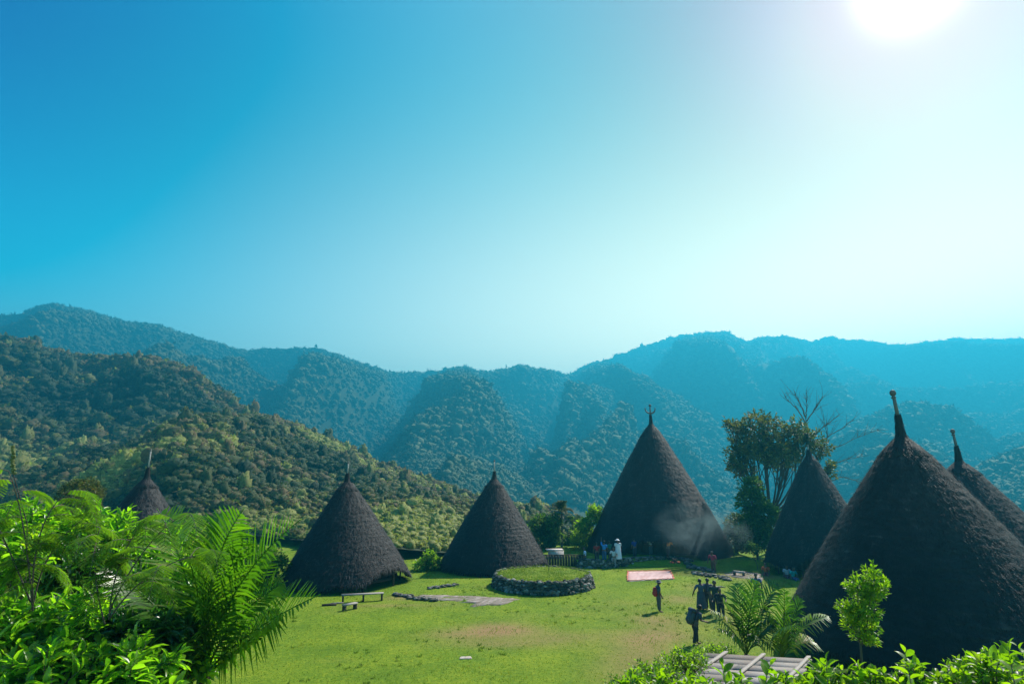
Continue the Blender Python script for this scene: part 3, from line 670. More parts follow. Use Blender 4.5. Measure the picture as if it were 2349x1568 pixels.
def slab(name, px, label, cat, matn, th=.06, zz=0, nseg=6, wr=0.0, kind=None):
    g = [G(x, y, 0) for x, y in px]; o = sum(g, Vector()) / len(g)
    m = MB(); a, b, c, d = [np.array((q.x - o.x, q.y - o.y)) for q in g]  # a b near edge, c d far
    n = nseg; S, T_ = np.meshgrid(np.linspace(0, 1, n * 3), np.linspace(0, 1, n))
    XY = (1 - T_)[..., None] * ((1 - S)[..., None] * a + S[..., None] * b) + T_[..., None] * ((1 - S)[..., None] * d + S[..., None] * c)
    XY = XY + (np.stack([fbm(S * 5 + 3, T_ * 4, 2), fbm(S * 5, T_ * 4 + 7, 2)], -1) - .37) * wr * 3
    Zt = th + (fbm(S * 9, T_ * 6, 3) - .47) * wr
    z0 = ground_z(XY[..., 0] + o.x, XY[..., 1] + o.y)
    top = np.concatenate([XY, (Zt + z0)[..., None] + zz], -1); bot = top.copy(); bot[..., 2] -= th + .03
    ny_, nx_ = S.shape; k = ny_ * nx_; idx = np.arange(k).reshape(ny_, nx_)
    Q = list(np.stack([idx[:-1, :-1], idx[:-1, 1:], idx[1:, 1:], idx[1:, :-1]], -1).reshape(-1, 4))
    per = list(idx[0]) + list(idx[1:, -1]) + list(idx[-1, ::-1][1:]) + list(idx[::-1, 0][1:])
    for i in range(len(per) - 1): Q.append((per[i + 1], per[i], per[i] + k, per[i + 1] + k))
    m.add(np.concatenate([top.reshape(-1, 3), bot.reshape(-1, 3)]), Q=Q, tint=rng.random(2 * k))
    ob = m.build(name, M[matn]); ob.location = (o.x, o.y, 0)
    tag(ob, label, cat, kind=kind) if label else None
    return ob
p1 = slab('path', [(950, 1371), (1090, 1381), (1130, 1368), (965, 1362)], None, None, 'paving', .02, wr=.16); tag(p1, kind='structure')
p2 = slab('path', [(1075, 1389), (1150, 1384), (1190, 1372), (1120, 1368)], None, None, 'paving', .03, wr=.16); tag(p2, kind='structure')
p3 = slab('path', [(1650, 1316), (1745, 1331), (1750, 1313), (1690, 1306)], None, None, 'paving', .02, wr=.16); tag(p3, kind='structure')
slab('stepping_stone', [(1053, 1513), (1082, 1512), (1079, 1507), (1056, 1508)], 'small flat stone lying in the grass near the bottom of the lawn', 'stone', 'stone_pale', .03, wr=.02)

tp = slab('drying_tarp', [(1439, 1333), (1545, 1327), (1537, 1309), (1439, 1310)], 'pink tarp with red edges spread flat on the grass', 'tarp', 'red_tarp', .04, wr=.05)
m = MB(); g = [G(x, y, 0) for x, y in [(1439, 1333), (1545, 1327), (1537, 1309), (1439, 1310)]]
for i in range(4):
    a, b = g[i], g[(i + 1) % 4]; n_ = 30
    t_ = np.linspace(0, 1, n_)[:, None]; L_ = np.array(a)[None] * (1 - t_) + np.array(b)[None] * t_
    L_[:, 2] = ground_z(L_[:, 0], L_[:, 1]) + .06 + rng.uniform(0, .05, n_); L_[:, :2] += rng.uniform(-.06, .06, (n_, 2))
    tube(m, L_ - np.array(tp.location), .03, 6, .8)
m.build('rolled_edge', M['red_edge'], tp)

# pale wall and low fence left of the main house
g = G(1272, 1290, 0)
root = empty('masonry_wall', (g.x, g.y, 0), 'short weathered plaster wall right of the second house', 'wall')
m = MB(); box(m, (.1, 0, .55), (1.4, .9, 1.2), .1, .8, jit=.06); box(m, (.0, 0, 1.19), (1.55, 1.0, .1), .1, .9, jit=.04); m.build('wall_body', M['plaster'], root)
g = G(1342, 1303, 0)
root = empty('board_fence', (g.x - 1.7, g.y + 1.0, 0), 'dark low board fence behind the person in the pale blue shirt', 'fence')
m = MB()
for k in range(16): box(m, (-1.9 + k * .25, 0, .5), (.22, .05, 1.0 + rng.uniform(-.08, .08)), 0, rng.random())
m.build('boards', M['wood_dark'], root)
m = MB(); box(m, (0, .06, 1.02), (4.1, .1, .08), 0, .5); m.build('rail', M['wood_dark'], root)

# ------------------------------------------------------------------ benches
def bench(label, a_px, b_px, w_, h_, leg_x, th, matn='wood_pale'):
    a, b = G(*a_px), G(*b_px); c = (a + b) / 2; d = (b - a); L_ = d.length; rz = math.atan2(d.y, d.x)
    root = empty('bench', (c.x, c.y, float(ground_z(c.x, c.y))), label, 'bench', None, rz)
    m = MB(); box(m, (0, 0, h_), (L_, w_, th), 0, .6); m.build('seat', M[matn], root)
    for lx_ in leg_x:
        m = MB(); box(m, (lx_ * L_, 0, (h_ - th / 2) / 2 - .03), (.14 if L_ < 2 else .12, w_ * .85, h_ - th / 2 + .06), 0, .4); m.build('leg', M['wood_dark'], root)
bench('long low plank bench in the shade of the second cone house', (782, 1378), (879, 1373), .34, .46, (-.46, .02, .46), .07)
bench('short pale bench standing on the open grass near the long bench', (786, 1398), (817, 1392), .30, .34, (-.4, .4), .08)
bench('low log bench beside the worn ground near the lifted eave', (1682, 1316), (1708, 1319), .3, .3, (-.4, .4), .12)
for i, (px, py, ln, rz, lab) in enumerate([(755, 1386, .9, .35, 'short dark log lying on the grass left of the short bench'), (773, 1382, .8, .25, 'thin pale board lying beside the dark log')]):
    g = G(px, py); m = MB(); tube(m, [(-ln / 2, 0, .06), (0, .02, .07), (ln / 2, 0, .06)], .07 if i == 0 else .04, 8, .4)
    o = m.build('log', M['wood_dark'] if i == 0 else M['wood_pale']); o.location = (g.x, g.y, float(ground_z(g.x, g.y))); o.rotation_euler = (0, 0, rz); tag(o, lab, 'log')
g = G(1547, 1290, .7); g = Vector((g.x, g.y, .68))
root = empty('campfire', (g.x, g.y, g.z), 'heap of red firewood smouldering beside the person in orange', 'campfire')
m = MB()
for k in range(12): 
    a = rng.random() * 6.28; tube(m, [(math.cos(a) * .45, math.sin(a) * .35, .03), (-math.cos(a) * .2, -math.sin(a) * .2, .22 + rng.random() * .15)], .045, 6, rng.random())
m.build('firewood', M['wood_dark'], root)
m = MB(); stones(m, rng.uniform(-.35, .35, (16, 3)) * [1.2, .7, 0] + [0, 0, .08], .1); m.build('embers', M['ember'], root)

# ------------------------------------------------------------------ people
def skin_mesh(verts, edges, radii, root=0, sub=1):
    me = bpy.data.meshes.new('tmp'); me.from_pydata([tuple(v) for v in verts], edges, []); ob = bpy.data.objects.new('tmp', me); C.objects.link(ob)
    md = ob.modifiers.new('s', 'SKIN'); md.use_smooth_shade = True
    for i, r in enumerate(radii):
        sv = me.skin_vertices[0].data[i]; sv.radius = (r, r) if np.ndim(r) == 0 else tuple(r); sv.use_root = (i == root)
    sm = ob.modifiers.new('u', 'SUBSURF'); sm.levels = sub
    dg = bpy.context.evaluated_depsgraph_get(); ev = ob.evaluated_get(dg); out = bpy.data.meshes.new_from_object(ev)
    bpy.data.objects.remove(ob); bpy.data.meshes.remove(me); return out

def dsp(p, a, L_):  # point at length L down from p, angle a forward (+y)
    return np.array(p) + np.array((0, math.sin(a) * L_, -math.cos(a) * L_))
def person(label, foot, h, rz, skin=(.16, .09, .06), shirt=(.1, .1, .12), legs=(.05, .05, .06), lean=0, lt=(0, 0), rt=(0, 0), la=(.1, .25, .12), ra=(.1, .25, .12), hat=None, hair=(.02, .015, .012), sarong=False, sit=False, group='people on and round the lawn', robe=False):
    root = empty('person', foot, label, 'person', group, rz)
    H_ = h; hip = np.array((0, 0, .515 * H_))
    if sit: hip = np.array((0, 0, .1 * H_))
    Rm = np.array(Matrix.Rotation(-lean, 3, 'X'))
    up = lambda v: hip + Rm @ (np.array(v) * H_)
    V = [hip]; E = []; Rr = [(.085 * H_, .062 * H_)]
    def addv(p, r, par):
        V.append(np.array(p, float)); Rr.append(r if np.ndim(r) else (r, r)); E.append((par, len(V) - 1)); return len(V) - 1
    wst = addv(up((0, 0, .10)), (.072 * H_, .052 * H_), 0); ch = addv(up((0, .005, .22)), (.088 * H_, .06 * H_), wst); nb = addv(up((0, 0, .305)), (.05 * H_, .045 * H_), ch)
    nk = addv(up((0, .008, .345)), .03 * H_, nb); hd = addv(up((0, .02, .39)), .04 * H_, nk)
    joints = {}
    for s, ang, key in ((-1, la, 'l'), (1, ra, 'r')):
        sh = up((s * .105, 0, .29)); i = addv(sh, .034 * H_, ch)
        ua, fa, out_ = ang; ua -= lean * .0
        el = sh + np.array((s * math.sin(out_) * .17, math.sin(ua) * .17, -math.cos(ua) * .17)) * H_
        j = addv(el, .025 * H_, i)
        wr = el + np.array((s * math.sin(out_ * .3) * .14, math.sin(fa) * .14, -math.cos(fa) * .14)) * H_
        k = addv(wr, .017 * H_, j); d = norm((wr - el)[None])[0]
        pl = wr + d * .03 * H_; k2 = addv(pl, (.02 * H_, .011 * H_), k)
        side = np.cross(d, np.array((s, 0, 0))); side = side / max(np.linalg.norm(side), 1e-6)
        for q, ln in enumerate((.042, .05, .047, .036)):
            b_ = pl + side * (q - 1.5) * .010 * H_ + d * .012 * H_
            m1 = addv(b_, .0055 * H_, k2); m2 = addv(b_ + (d * ln * .55 + np.array((-s * .006, 0, 0))) * H_, .005 * H_, m1); addv(b_ + (d * ln * .9 + np.array((-s * .018, 0, 0))) * H_, .004 * H_, m2)
        th = addv(wr + (d * .015 + side * .02) * H_, .006 * H_, k); addv(wr + (d * .04 + side * .03) * H_, .005 * H_, th)
        joints[key] = (sh, el, wr, pl)
    LJ = {}
    for s, ang, key in ((-1, lt, 'l'), (1, rt, 'r')):
        hp = hip + np.array((s * .052 * H_, 0, -.02 * H_)); i = addv(hp, .06 * H_, 0)
        kn = dsp(hp, ang[0], .235 * H_); j = addv(kn, .038 * H_, i)
        an = dsp(kn, ang[1], .225 * H_); mid = addv((kn * .6 + an * .4), .034 * H_, j); k = addv(an, .022 * H_, mid)
        a2 = addv(an + np.array((0, .03, -.022)) * H_, .02 * H_, k); addv(an + np.array((s * .008, .10, -.028)) * H_, (.02 * H_, .013 * H_), a2)
        LJ[key] = (hp, kn, an)
    me = skin_mesh(V, E, Rr)
    bm = bmesh.new(); bm.from_mesh(me)
    # head with face
    hv, hf = ICO[3]; hc = V[hd] + Rm @ np.array((0, .01, .028)) * H_
    P_ = hv.copy(); P_ = P_ * np.array((.044, .054, .066)) * H_
    chin = np.clip(-hv[:, 2], 0, 1); P_[:, 0] *= 1 - .25 * chin; P_[:, 1] += .008 * H_ * chin * (hv[:, 1] > 0)
    nose = np.exp(-((hv[:, 0] / .16) ** 2 + ((hv[:, 2] + .12) / .22) ** 2)) * (hv[:, 1] > .5); P_[:, 1] += nose * .014 * H_
    for s in (-1, 1):
        eye = np.exp(-(((hv[:, 0] - s * .36) / .18) ** 2 + ((hv[:, 2] - .05) / .14) ** 2)) * (hv[:, 1] > .4); P_[:, 1] -= eye * .005 * H_
        ear = np.exp(-((hv[:, 1] / .2) ** 2 + ((hv[:, 2] + .02) / .25) ** 2)) * (hv[:, 0] * s > .6); P_[:, 0] += s * ear * .009 * H_
    mo = np.exp(-((hv[:, 0] / .3) ** 2 + ((hv[:, 2] + .5) / .07) ** 2)) * (hv[:, 1] > .3); P_[:, 1] += mo * .004 * H_
    W_ = P_ @ Rm.T + hc
    vs = [bm.verts.new(q) for q in W_]
    for f in hf: bm.faces.new([vs[q] for q in f])
    bm.to_mesh(me); bm.free(); me.name = 'body'
    for p_ in me.polygons: p_.use_smooth = True
    me.materials.clear(); me.materials.append(flat('skin_%d' % int(skin[0] * 100), skin, .6))
    ob = bpy.data.objects.new('body', me); C.objects.link(ob); ob.parent = root
    # hair
    m = MB(); sel = hv[:, 2] > -.1
    Hh = hv * np.array((.049, .059, .070)) * H_; 
    Hh[:, 1] = np.where(hv[:, 1] > .35, Hh[:, 1] * .80, Hh[:, 1]); Hh[:, 2] += .006 * H_
    keepf = [f for f in hf if not all((hv[q][1] > .25 and hv[q][2] < .45) or hv[q][2] < -.45 for q in f)]
    m.add(Hh @ Rm.T + hc, T=keepf, tint=.5); m.build('hair', flat('hair_%d' % int(hair[0] * 100), hair, .6), root, smooth=True)
    if hat:
        m = MB(); lathe(m, [(.10, .0), (.056, .012), (.054, .05), (.03, .066), (.0, .068)], (0, 0, 0), 20, .5)
        mm = m.build('hat', flat('hat_%d' % int(hat[0] * 100), hat), root, smooth=True)
        mm.scale = (H_, H_, H_); mm.location = tuple(hc + Rm @ np.array((0, 0, .02)) * H_); mm.rotation_euler = (-lean, 0, 0)
    # shirt
    e = .014 * H_; V2 = [V[0] + Rm @ np.array((0, 0, .01)) * H_, V[wst], V[ch], V[nb]]; E2 = [(0, 1), (1, 2), (2, 3)]
    R2 = [(.09 * H_, .068 * H_), (.08 * H_, .06 * H_), (.096 * H_, .068 * H_), (.05 * H_, .046 * H_)]
    for key in 'lr':
        sh, el, wr, pl = joints[key]; n0 = len(V2)
        V2 += [sh, sh * .5 + el * .5, el * .85 + sh * .15]; R2 += [.044 * H_, .04 * H_, .037 * H_]; E2 += [(2, n0), (n0, n0 + 1), (n0 + 1, n0 + 2)]
    R2 = [r if np.ndim(r) else (r, r) for r in R2]
    me = skin_mesh(V2, E2, R2); me.name = 'shirt'; me.materials.clear(); me.materials.append(flat('cloth_%02x%02x%02x' % tuple(int(q * 255) for q in shirt), shirt, .85))
    ob = bpy.data.objects.new('shirt', me); C.objects.link(ob); ob.parent = root
    root.scale = (1.36, 1.3, 1.07)
    # trousers or sarong
    if sarong or robe:
        m = MB(); tz = .0; top = V[wst if not robe else ch]; 
        zz_ = np.linspace(top[2] if robe else hip[2] + .07 * H_, .07 * H_, 8)
        prof = [(.098 * H_ + .012 * H_ * i * .6, z) for i, z in enumerate(zz_)]
        lathe(m, prof, (0, 0, 0), 24, .5, .002)
        m.build('sarong' if not robe else 'robe', flat('cloth_%02x%02x%02x' % tuple(int(q * 255) for q in legs), legs, .85), root, smooth=True)
    else:
        V3 = [hip]; E3 = []; R3 = [(.094 * H_, .07 * H_)]
        V3.append(hip + Rm @ np.array((0, 0, .05)) * H_); R3.append((.086 * H_, .065 * H_)); E3.append((0, 1))
        for key in 'lr':
            hp, kn, an = LJ[key]; n0 = len(V3)
            V3 += [hp, kn, kn * .5 + an * .5, an * .92 + kn * .08]; R3 += [(.066 * H_,) * 2, (.048 * H_,) * 2, (.043 * H_,) * 2, (.036 * H_,) * 2]
            E3 += [(0, n0), (n0, n0 + 1), (n0 + 1, n0 + 2), (n0 + 2, n0 + 3)]
        me = skin_mesh(V3, E3, R3); me.name = 'trousers'; me.materials.clear(); me.materials.append(flat('cloth_%02x%02x%02x' % tuple(int(q * 255) for q in legs), legs, .85))
        ob = bpy.data.objects.new('trousers', me); C.objects.link(ob); ob.parent = root
    return root

def gp(x, y, z=None):
    g = G(x, y, 0)
    for _ in range(4): g = G(x, y, float(ground_z(g.x, g.y)) if z is None else z)
    return g
R90 = math.pi / 2
person('person standing sideways on the lawn wearing a red backpack', gp(1512, 1402), 1.66, -R90, shirt=(.07, .09, .13), legs=(.12, .11, .10), hat=(.10, .10, .11), la=(.0, .35, .1), ra=(.05, .4, .1))
person('person in blue grey shirt, left end of the standing group, left arm out', gp(1610, 1398), 1.66, .2, shirt=(.09, .12, .17), legs=(.06, .07, .09), sarong=True, la=(.1, .3, .5), ra=(.1, .3, .1), group=None)
person('person half hidden in the middle of the standing group', gp(1626, 1397), 1.68, -.5, shirt=(.10, .09, .12), legs=(.08, .08, .08), la=(.3, 1.6, .1), ra=(.2, .9, .2))
person('tall person in dark green shirt at the back of the standing group', gp(1643, 1408), 1.76, 2.9, shirt=(.04, .07, .06), legs=(.05, .05, .07), lt=(.05, 0), rt=(-.1, -.1))
person('shorter person in black, right end of the standing group', gp(1655, 1417), 1.5, 2.6, shirt=(.03, .03, .04), legs=(.03, .03, .04), la=(.3, 1.2, .35), ra=(.3, 1.2, .35), hair=(.03, .02, .015))
hk = person('hiker bent forward under a large grey backpack', gp(1596, 1478), 1.72, -1.3, shirt=(.05, .06, .09), legs=(.04, .035, .04), lean=.3, lt=(.25, .05), rt=(-.12, -.25), la=(-.1, 1.3, .12), ra=(-.1, 1.3, .12))
person('person in blue shirt standing behind the small palm clump', gp(1738, 1378), 1.62, 2.8, shirt=(.10, .14, .28), legs=(.05, .05, .06), la=(.1, .3, .2), ra=(.1, .3, .2))
person('person in red shirt standing by the pile of stones', gp(1637, 1313), 1.66, 2.4, shirt=(.38, .04, .09), legs=(.16, .07, .06), lean=.15, la=(.1, .3, .3), ra=(.1, .3, .3))
person('stooping person in white cap bent over near the smoke', gp(1616, 1292), 1.5, -R90, shirt=(.45, .45, .45), legs=(.06, .06, .08), lean=1.1, la=(.5, .8, .1), ra=(.5, .8, .1), hair=(.45, .45, .45))
person('person in orange shirt leaning over the firewood', gp(1533, 1278, .66), 1.6, -.9, shirt=(.95, .25, .05), legs=(.10, .05, .05), lean=.35, la=(.6, 1.0, .1), ra=(.6, 1.0, .1), lt=(.1, 0), rt=(-.1, -.15), hair=(.35, .08, .03))
person('person in white and grey top in front of the smoke', gp(1493, 1274, .6), 1.68, .4, shirt=(.55, .58, .62), legs=(.08, .08, .10), la=(.2, 1.2, .3), ra=(.2, 1.2, .3))
person('person in long white clothes and white hat at the house door', gp(1418, 1284, .6), 1.7, 0.2, shirt=(.6, .63, .68), legs=(.6, .62, .68), hat=(.7, .7, .7), robe=True)
person('person in white jacket standing on the grass below the terrace', gp(1408, 1301), 1.64, 2.9, shirt=(.55, .58, .62), legs=(.30, .30, .33), la=(.3, 1.2, .2), ra=(.2, .8, .2))
person('person in pale blue shirt by the dark fence', gp(1342, 1300), 1.62, 1.4, shirt=(.45, .62, .9), legs=(.03, .04, .08))
person('person in dark red top in the shade of the tallest house', gp(1369, 1288, .4), 1.6, .3, shirt=(.30, .03, .03), legs=(.06, .05, .05))
person('person in bright blue shirt with arm raised in the shade', gp(1386, 1286, .5), 1.66, -.6, shirt=(.05, .25, .65), legs=(.05, .12, .25), la=(2.6, 2.9, .3))
person('person in green shirt beside the one in bright blue', gp(1399, 1284, .5), 1.6, .8, shirt=(.04, .22, .14), legs=(.05, .08, .07))
person('person in dark blue standing inside the doorway shade', gp(1456, 1277, .6), 1.6, .5, shirt=(.03, .05, .25), legs=(.04, .04, .06))
person('person in orange top sitting under the lifted eave', gp(1757, 1318), 1.6, 2.7, shirt=(.55, .12, .04), legs=(.2, .05, .05), sit=True, lt=(1.5, .6), rt=(1.5, .6), lean=.2)
person('person in teal top sitting near the nearest house', gp(1818, 1328), 1.6, 3.3, shirt=(.03, .38, .40), legs=(.1, .1, .2), sit=True, lt=(1.5, .6), rt=(1.5, .6), lean=.2)
person('person in white top sitting beside the one in teal', gp(1805, 1324), 1.6, 3.0, shirt=(.5, .5, .55), legs=(.15, .04, .06), sit=True, lt=(1.5, .6), rt=(1.5, .6), lean=.1)

def backpack(label, loc, rz, size, col, lean=0, roll=True):
    root = empty('backpack', loc, label, 'backpack', None, rz); root.rotation_euler = (-lean, 0, rz)
    sx, sy, sz = size
    V0, F0 = ICO[3]; q = np.sign(V0) * np.abs(V0) ** .6; 
    m = MB(); m.add(q * np.array([sx / 2, sy / 2, sz / 2]) * (1 + .03 * rng.normal(size=(len(q), 1))), T=F0, tint=rng.random(len(q)) * .5)
    m.build('bag', flat('bag_%02x%02x%02x' % tuple(int(c_ * 255) for c_ in col), col, .7), root, smooth=True)
    m = MB(); m.add(q * np.array([sx * .3, sy * .28, sz * .2]) + np.array([0, -sy * .42, -sz * .15]), T=F0, tint=.3); m.build('pocket', flat('bag_%02x%02x%02x' % tuple(int(c_ * 255) for c_ in col), col), root, smooth=True)
    if roll:
        m = MB(); tube(m, [(-sx * .6, 0, sz * .5), (sx * .6, 0, sz * .5)], sy * .36, 12, .4); m.build('bedroll', flat('bedroll', (.05, .055, .07)), root, smooth=True)
    for s in (-1, 1):
        m = MB(); tube(m, bez((s * sx * .3, sy * .45, sz * .4), (s * sx * .32, sy * 1.25, sz * .35), (s * sx * .3, sy * .45, -sz * .35)), .018, 6, .3); m.build('strap', flat('strap', (.02, .02, .02)), root)
f = gp(1512, 1402); backpack('red backpack on the back of the person standing alone', (f.x - .20, f.y, f.z + 1.12), -R90, (.34, .24, .52), (.42, .03, .03), 0, False)
f = gp(1596, 1478); d_ = Vector((math.sin(1.3), math.cos(1.3), 0)); backpack('large grey trekking backpack with a rolled mat on top', (f.x - d_.x * .06 - .12, f.y - .02, f.z + 1.25), -1.3, (.36, .30, .66), (.07, .08, .10), .35)
f = gp(1632, 1405); m = MB(); tube(m, [(0, 0, 0), (.1, 0, 1.0)], .015, 6, .5); o = m.build('walking_stick', M['wood_dark']); o.location = f; tag(o, 'thin walking stick held in the standing group', 'stick')
f = gp(1416, 1301); m = MB(); tube(m, [(0, 0, 0), (-.14, 0, 1.0)], .018, 6, .5); o = m.build('walking_stick', M['wood_dark']); o.location = f; tag(o, 'walking stick of the person in white jacket', 'stick')

# ------------------------------------------------------------------ plants
def sprigs(m, centers, outdir, nl, L_, W_, tmpl=LEAF_S, spread=.9, tint=None):
    n = len(centers); c = np.repeat(centers, nl, 0); d = norm(np.repeat(outdir, nl, 0) + rng.normal(0, spread, (n * nl, 3)))
    pos = c + d * np.mean(L_) * .15 + np.repeat(outdir, nl, 0) * rng.uniform(-.6, .6, (n * nl, 1)) * np.mean(L_)
    ti = None if tint is None else np.clip(np.repeat(tint, nl) + rng.normal(0, .12, n * nl), 0, 1)
    upv = norm(rng.normal(0, .5, (n * nl, 3)) + [0, -.2, 1])
    leaves(m, pos, d, upv, rng.uniform(.65, 1.2, n * nl) * L_, rng.uniform(.8, 1.2, n * nl) * W_, tmpl, ti)
def blob_foliage(m, c, r, n, nl, L_, W_, tmpl=LEAF_S, shell=.45, spread=.8, up=.3):
    c = np.array(c, float); r = np.array(r, float) * np.ones(3)
    d = rdir(n); rad = (1 - shell * rng.random((n, 1)) ** 1.5)
    lump = 1 + .28 * (vnoise(d[:, 0] * 3 + c[0] * 7, d[:, 1] * 3 + d[:, 2] * 3) - .5)[:, None]
    p = c + d * r * rad * lump
    tn = .25 + .5 * vnoise(p[:, 0] / np.mean(r) * 2, p[:, 2] / np.mean(r) * 2)
    sprigs(m, p, norm(d + [0, 0, up]), nl, L_, W_, tmpl, spread, tn)

def plant(name, label, cat, base, blobs_, n, nl, L_, W_, leafm, trunk_r=.06, group=None, barkm='bark', tmpl=LEAF_S, shell=.5, foliage='foliage', stem='stem', spread=.8, up=.3, twig=6, forkh=.35):
    base = np.array(base, float)
    root = empty(name, base, label, cat, group)
    m = MB(); tot = sum(b[1][0] * b[1][2] for b in blobs_)
    for c, r in blobs_:
        k = int(n * r[0] * r[2] / tot)
        blob_foliage(m, np.array(c) - base, r, max(k, 8), nl, L_, W_, tmpl, shell, spread, up)
    m.build(foliage, M[leafm], root)
    m = MB(); top = np.mean([b[0] for b in blobs_], 0) - base
    fork = np.array([top[0] * .3, top[1] * .3, max(top[2] * forkh, .1)])
    tube(m, bez((0, 0, -.15), (0, 0, fork[2] * .5), fork), np.linspace(trunk_r, trunk_r * .8, 10), 8, .5)
    for c, r in blobs_:
        e = np.array(c) - base; mid = (fork + e) / 2 + np.array([(e[0] - fork[0]) * .2, 0, -.1 * abs(e[2])])
        b_ = bez(fork, mid, e); tube(m, b_, np.linspace(trunk_r * .6, trunk_r * .15, 10), 6, .5)
        for q in range(twig):
            s_ = b_[rng.integers(4, 9)]; e2 = e + rdir(1)[0] * np.array(r) * .8
            tube(m, bez(s_, (s_ + e2) / 2 + rng.normal(0, .05, 3), e2, 6), np.linspace(trunk_r * .22, trunk_r * .06, 6), 5, .5, False)
    m.build(stem, M[barkm], root)
    return root
def PB(x, y, t, rpx, rz=None, ry=None):
    """foliage blob from a picture place, its distance and its radii in picture units"""
    k = t / FPX; p = P(x, y, t); return (tuple(p), (rpx * k, (ry or rpx) * k, (rz or rpx) * k))
def gbase(x, y, t):
    p = P(x, y, t); return (p.x, p.y, float(ground_z(p.x, p.y)))

# trees behind the village
b = gbase(1765, 1240, 62)
tr = plant('broadleaf_tree', 'large spreading tree with glossy reddish leaves behind the right houses', 'tree', b,
      [PB(1735, 1035, 61, 44, 26), PB(1785, 1045, 61, 44, 26), PB(1690, 1060, 61, 26, 16), PB(1700, 985, 62, 34, 24), PB(1745, 965, 62, 32, 20), PB(1675, 972, 62, 20, 8), PB(1700, 1030, 62, 38, 30), PB(1755, 1010, 62, 45, 36), PB(1810, 985, 62, 40, 22), PB(1850, 1005, 62, 36, 22), PB(1880, 1030, 62, 26, 18), PB(1815, 1030, 62, 40, 26), PB(1700, 1075, 62, 30, 16), PB(1790, 1065, 63, 30, 14), PB(1905, 1075, 62, 16, 16)],
      1350, 7, .46, .19, 'leaf_tree', .24, barkm='bark_dark', foliage='crown', stem='trunk', up=.5, shell=.9, twig=10)
b = gbase(1735, 1255, 56)
plant('round_bush', 'tall yellow green bush under the spreading tree', 'bush', b,
      [PB(1722, 1115, 56, 24, 18), PB(1725, 1150, 56, 32, 24), PB(1750, 1180, 56, 36, 26), PB(1728, 1210, 56, 36, 28), PB(1745, 1235, 56, 30, 22)], 1500, 6, .34, .15, 'leaf_mid', .15, foliage='crown', stem='trunk')
b = gbase(1690, 1262, 60)
plant('round_bush', 'dark hazy bush between the tallest house and the tall bush', 'bush', b,
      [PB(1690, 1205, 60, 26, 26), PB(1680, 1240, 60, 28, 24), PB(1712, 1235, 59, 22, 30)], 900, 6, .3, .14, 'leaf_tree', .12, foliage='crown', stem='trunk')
b = gbase(1735, 1275, 51)
plant('flowering_shrub', 'low pale flowering shrub left of the right house', 'shrub', b, [PB(1720, 1250, 51, 12, 6), PB(1728, 1258, 51, 12, 8)], 90, 6, .2, .1, 'leaf_mid', .04)

# bare tree
def bare_tree(name, label, base, segs, rmax):
    root = empty(name, base, label, 'tree'); m = MB(); mt = MB()
    for i, (pts, r0) in enumerate(segs):
        q = np.array([tuple(P(*p)) for p in pts]) - np.array(base)
        t_ = np.linspace(0, 1, 14); s_ = np.linspace(0, 1, len(q)); Q_ = np.stack([np.interp(t_, s_, q[:, k]) for k in range(3)], 1)
        Q_[1:-1] += rng.normal(0, .03, (12, 3)); tube(m if i == 0 else mt, Q_, np.linspace(r0, r0 * .3, 14), 6, .5)
        if i:
            for _ in range(16):
                k = rng.integers(4, 14); d = norm((Q_[min(k, 13)] - Q_[k - 2])[None])[0]; e = Q_[k] + (d + rng.normal(0, .55, 3) + [0, 0, .25]) * rng.uniform(.5, 1.4)
                tube(mt, bez(Q_[k], (Q_[k] + e) / 2 + rng.normal(0, .1, 3), e, 6), np.linspace(.022, .010, 6), 5, .5, False)
    m.build('trunk', M['bark'], root); mt.build('branches', M['bark'], root)
T_ = 68
bare_tree('bare_tree', 'leafless tree with thin spreading branches behind the leafy tree', gbase(1868, 1240, T_),
   [([(1868, 1250, T_), (1860, 1100, T_), (1852, 985, T_), (1845, 950, T_)], 0.121),
    ([(1848, 970, T_), (1830, 940, T_), (1800, 910, T_)], 0.083), ([(1846, 955, T_), (1838, 930, T_), (1822, 903, T_)], 0.094), ([(1848, 960, T_), (1850, 930, T_), (1848, 903, T_)], 0.066),
    ([(1850, 965, T_), (1870, 935, T_), (1885, 912, T_)], 0.077), ([(1856, 1010, T_), (1880, 985, T_), (1925, 950, T_)], 0.083), ([(1857, 1030, T_), (1900, 1000, T_), (1955, 965, T_)], 0.077),
    ([(1860, 1060, T_), (1915, 1025, T_), (2010, 985, T_)], 0.066), ([(1895, 1040, T_), (1897, 1000, T_), (1890, 960, T_)], 0.061), ([(1862, 1090, T_), (1920, 1060, T_), (1975, 1045, T_)], 0.077), ([(1864, 1120, T_), (1930, 1092, T_), (1990, 1110, T_)], 0.077)], .2)

# trees between the second and the tallest house
def palm_tree(name, label, x, yb, ytop, t, r, nf, fl, leafm='leaf_mid', droop=.6, lw=.06):
    b = gbase(x, yb, t); top = np.array(P(x, ytop, t)); base = np.array(b)
    root = empty(name, b, label, 'palm tree')
    m = MB(); tube(m, bez((0, 0, -.1), (.1, 0, (top - base)[2] * .5), top - base, 12), np.linspace(r, r * .7, 12), 8, .6); m.build('trunk', M['bark'], root)
    m = MB()
    for k in range(nf):
        a = k * 6.283 / nf + rng.random() * .4; el = rng.uniform(.1, 1.1); d = np.array([math.cos(a) * math.cos(el), math.sin(a) * math.cos(el), math.sin(el)])
        p0 = top - base; p2 = p0 + d * fl + np.array([0, 0, -droop * fl * math.cos(el) * .6]); p1 = p0 + d * fl * .6 + np.array([0, 0, .15 * fl])
        frond(m, p0, p1, p2, 22, fl * .35, lw, .6)
    m.build('crown', M[leafm], root)
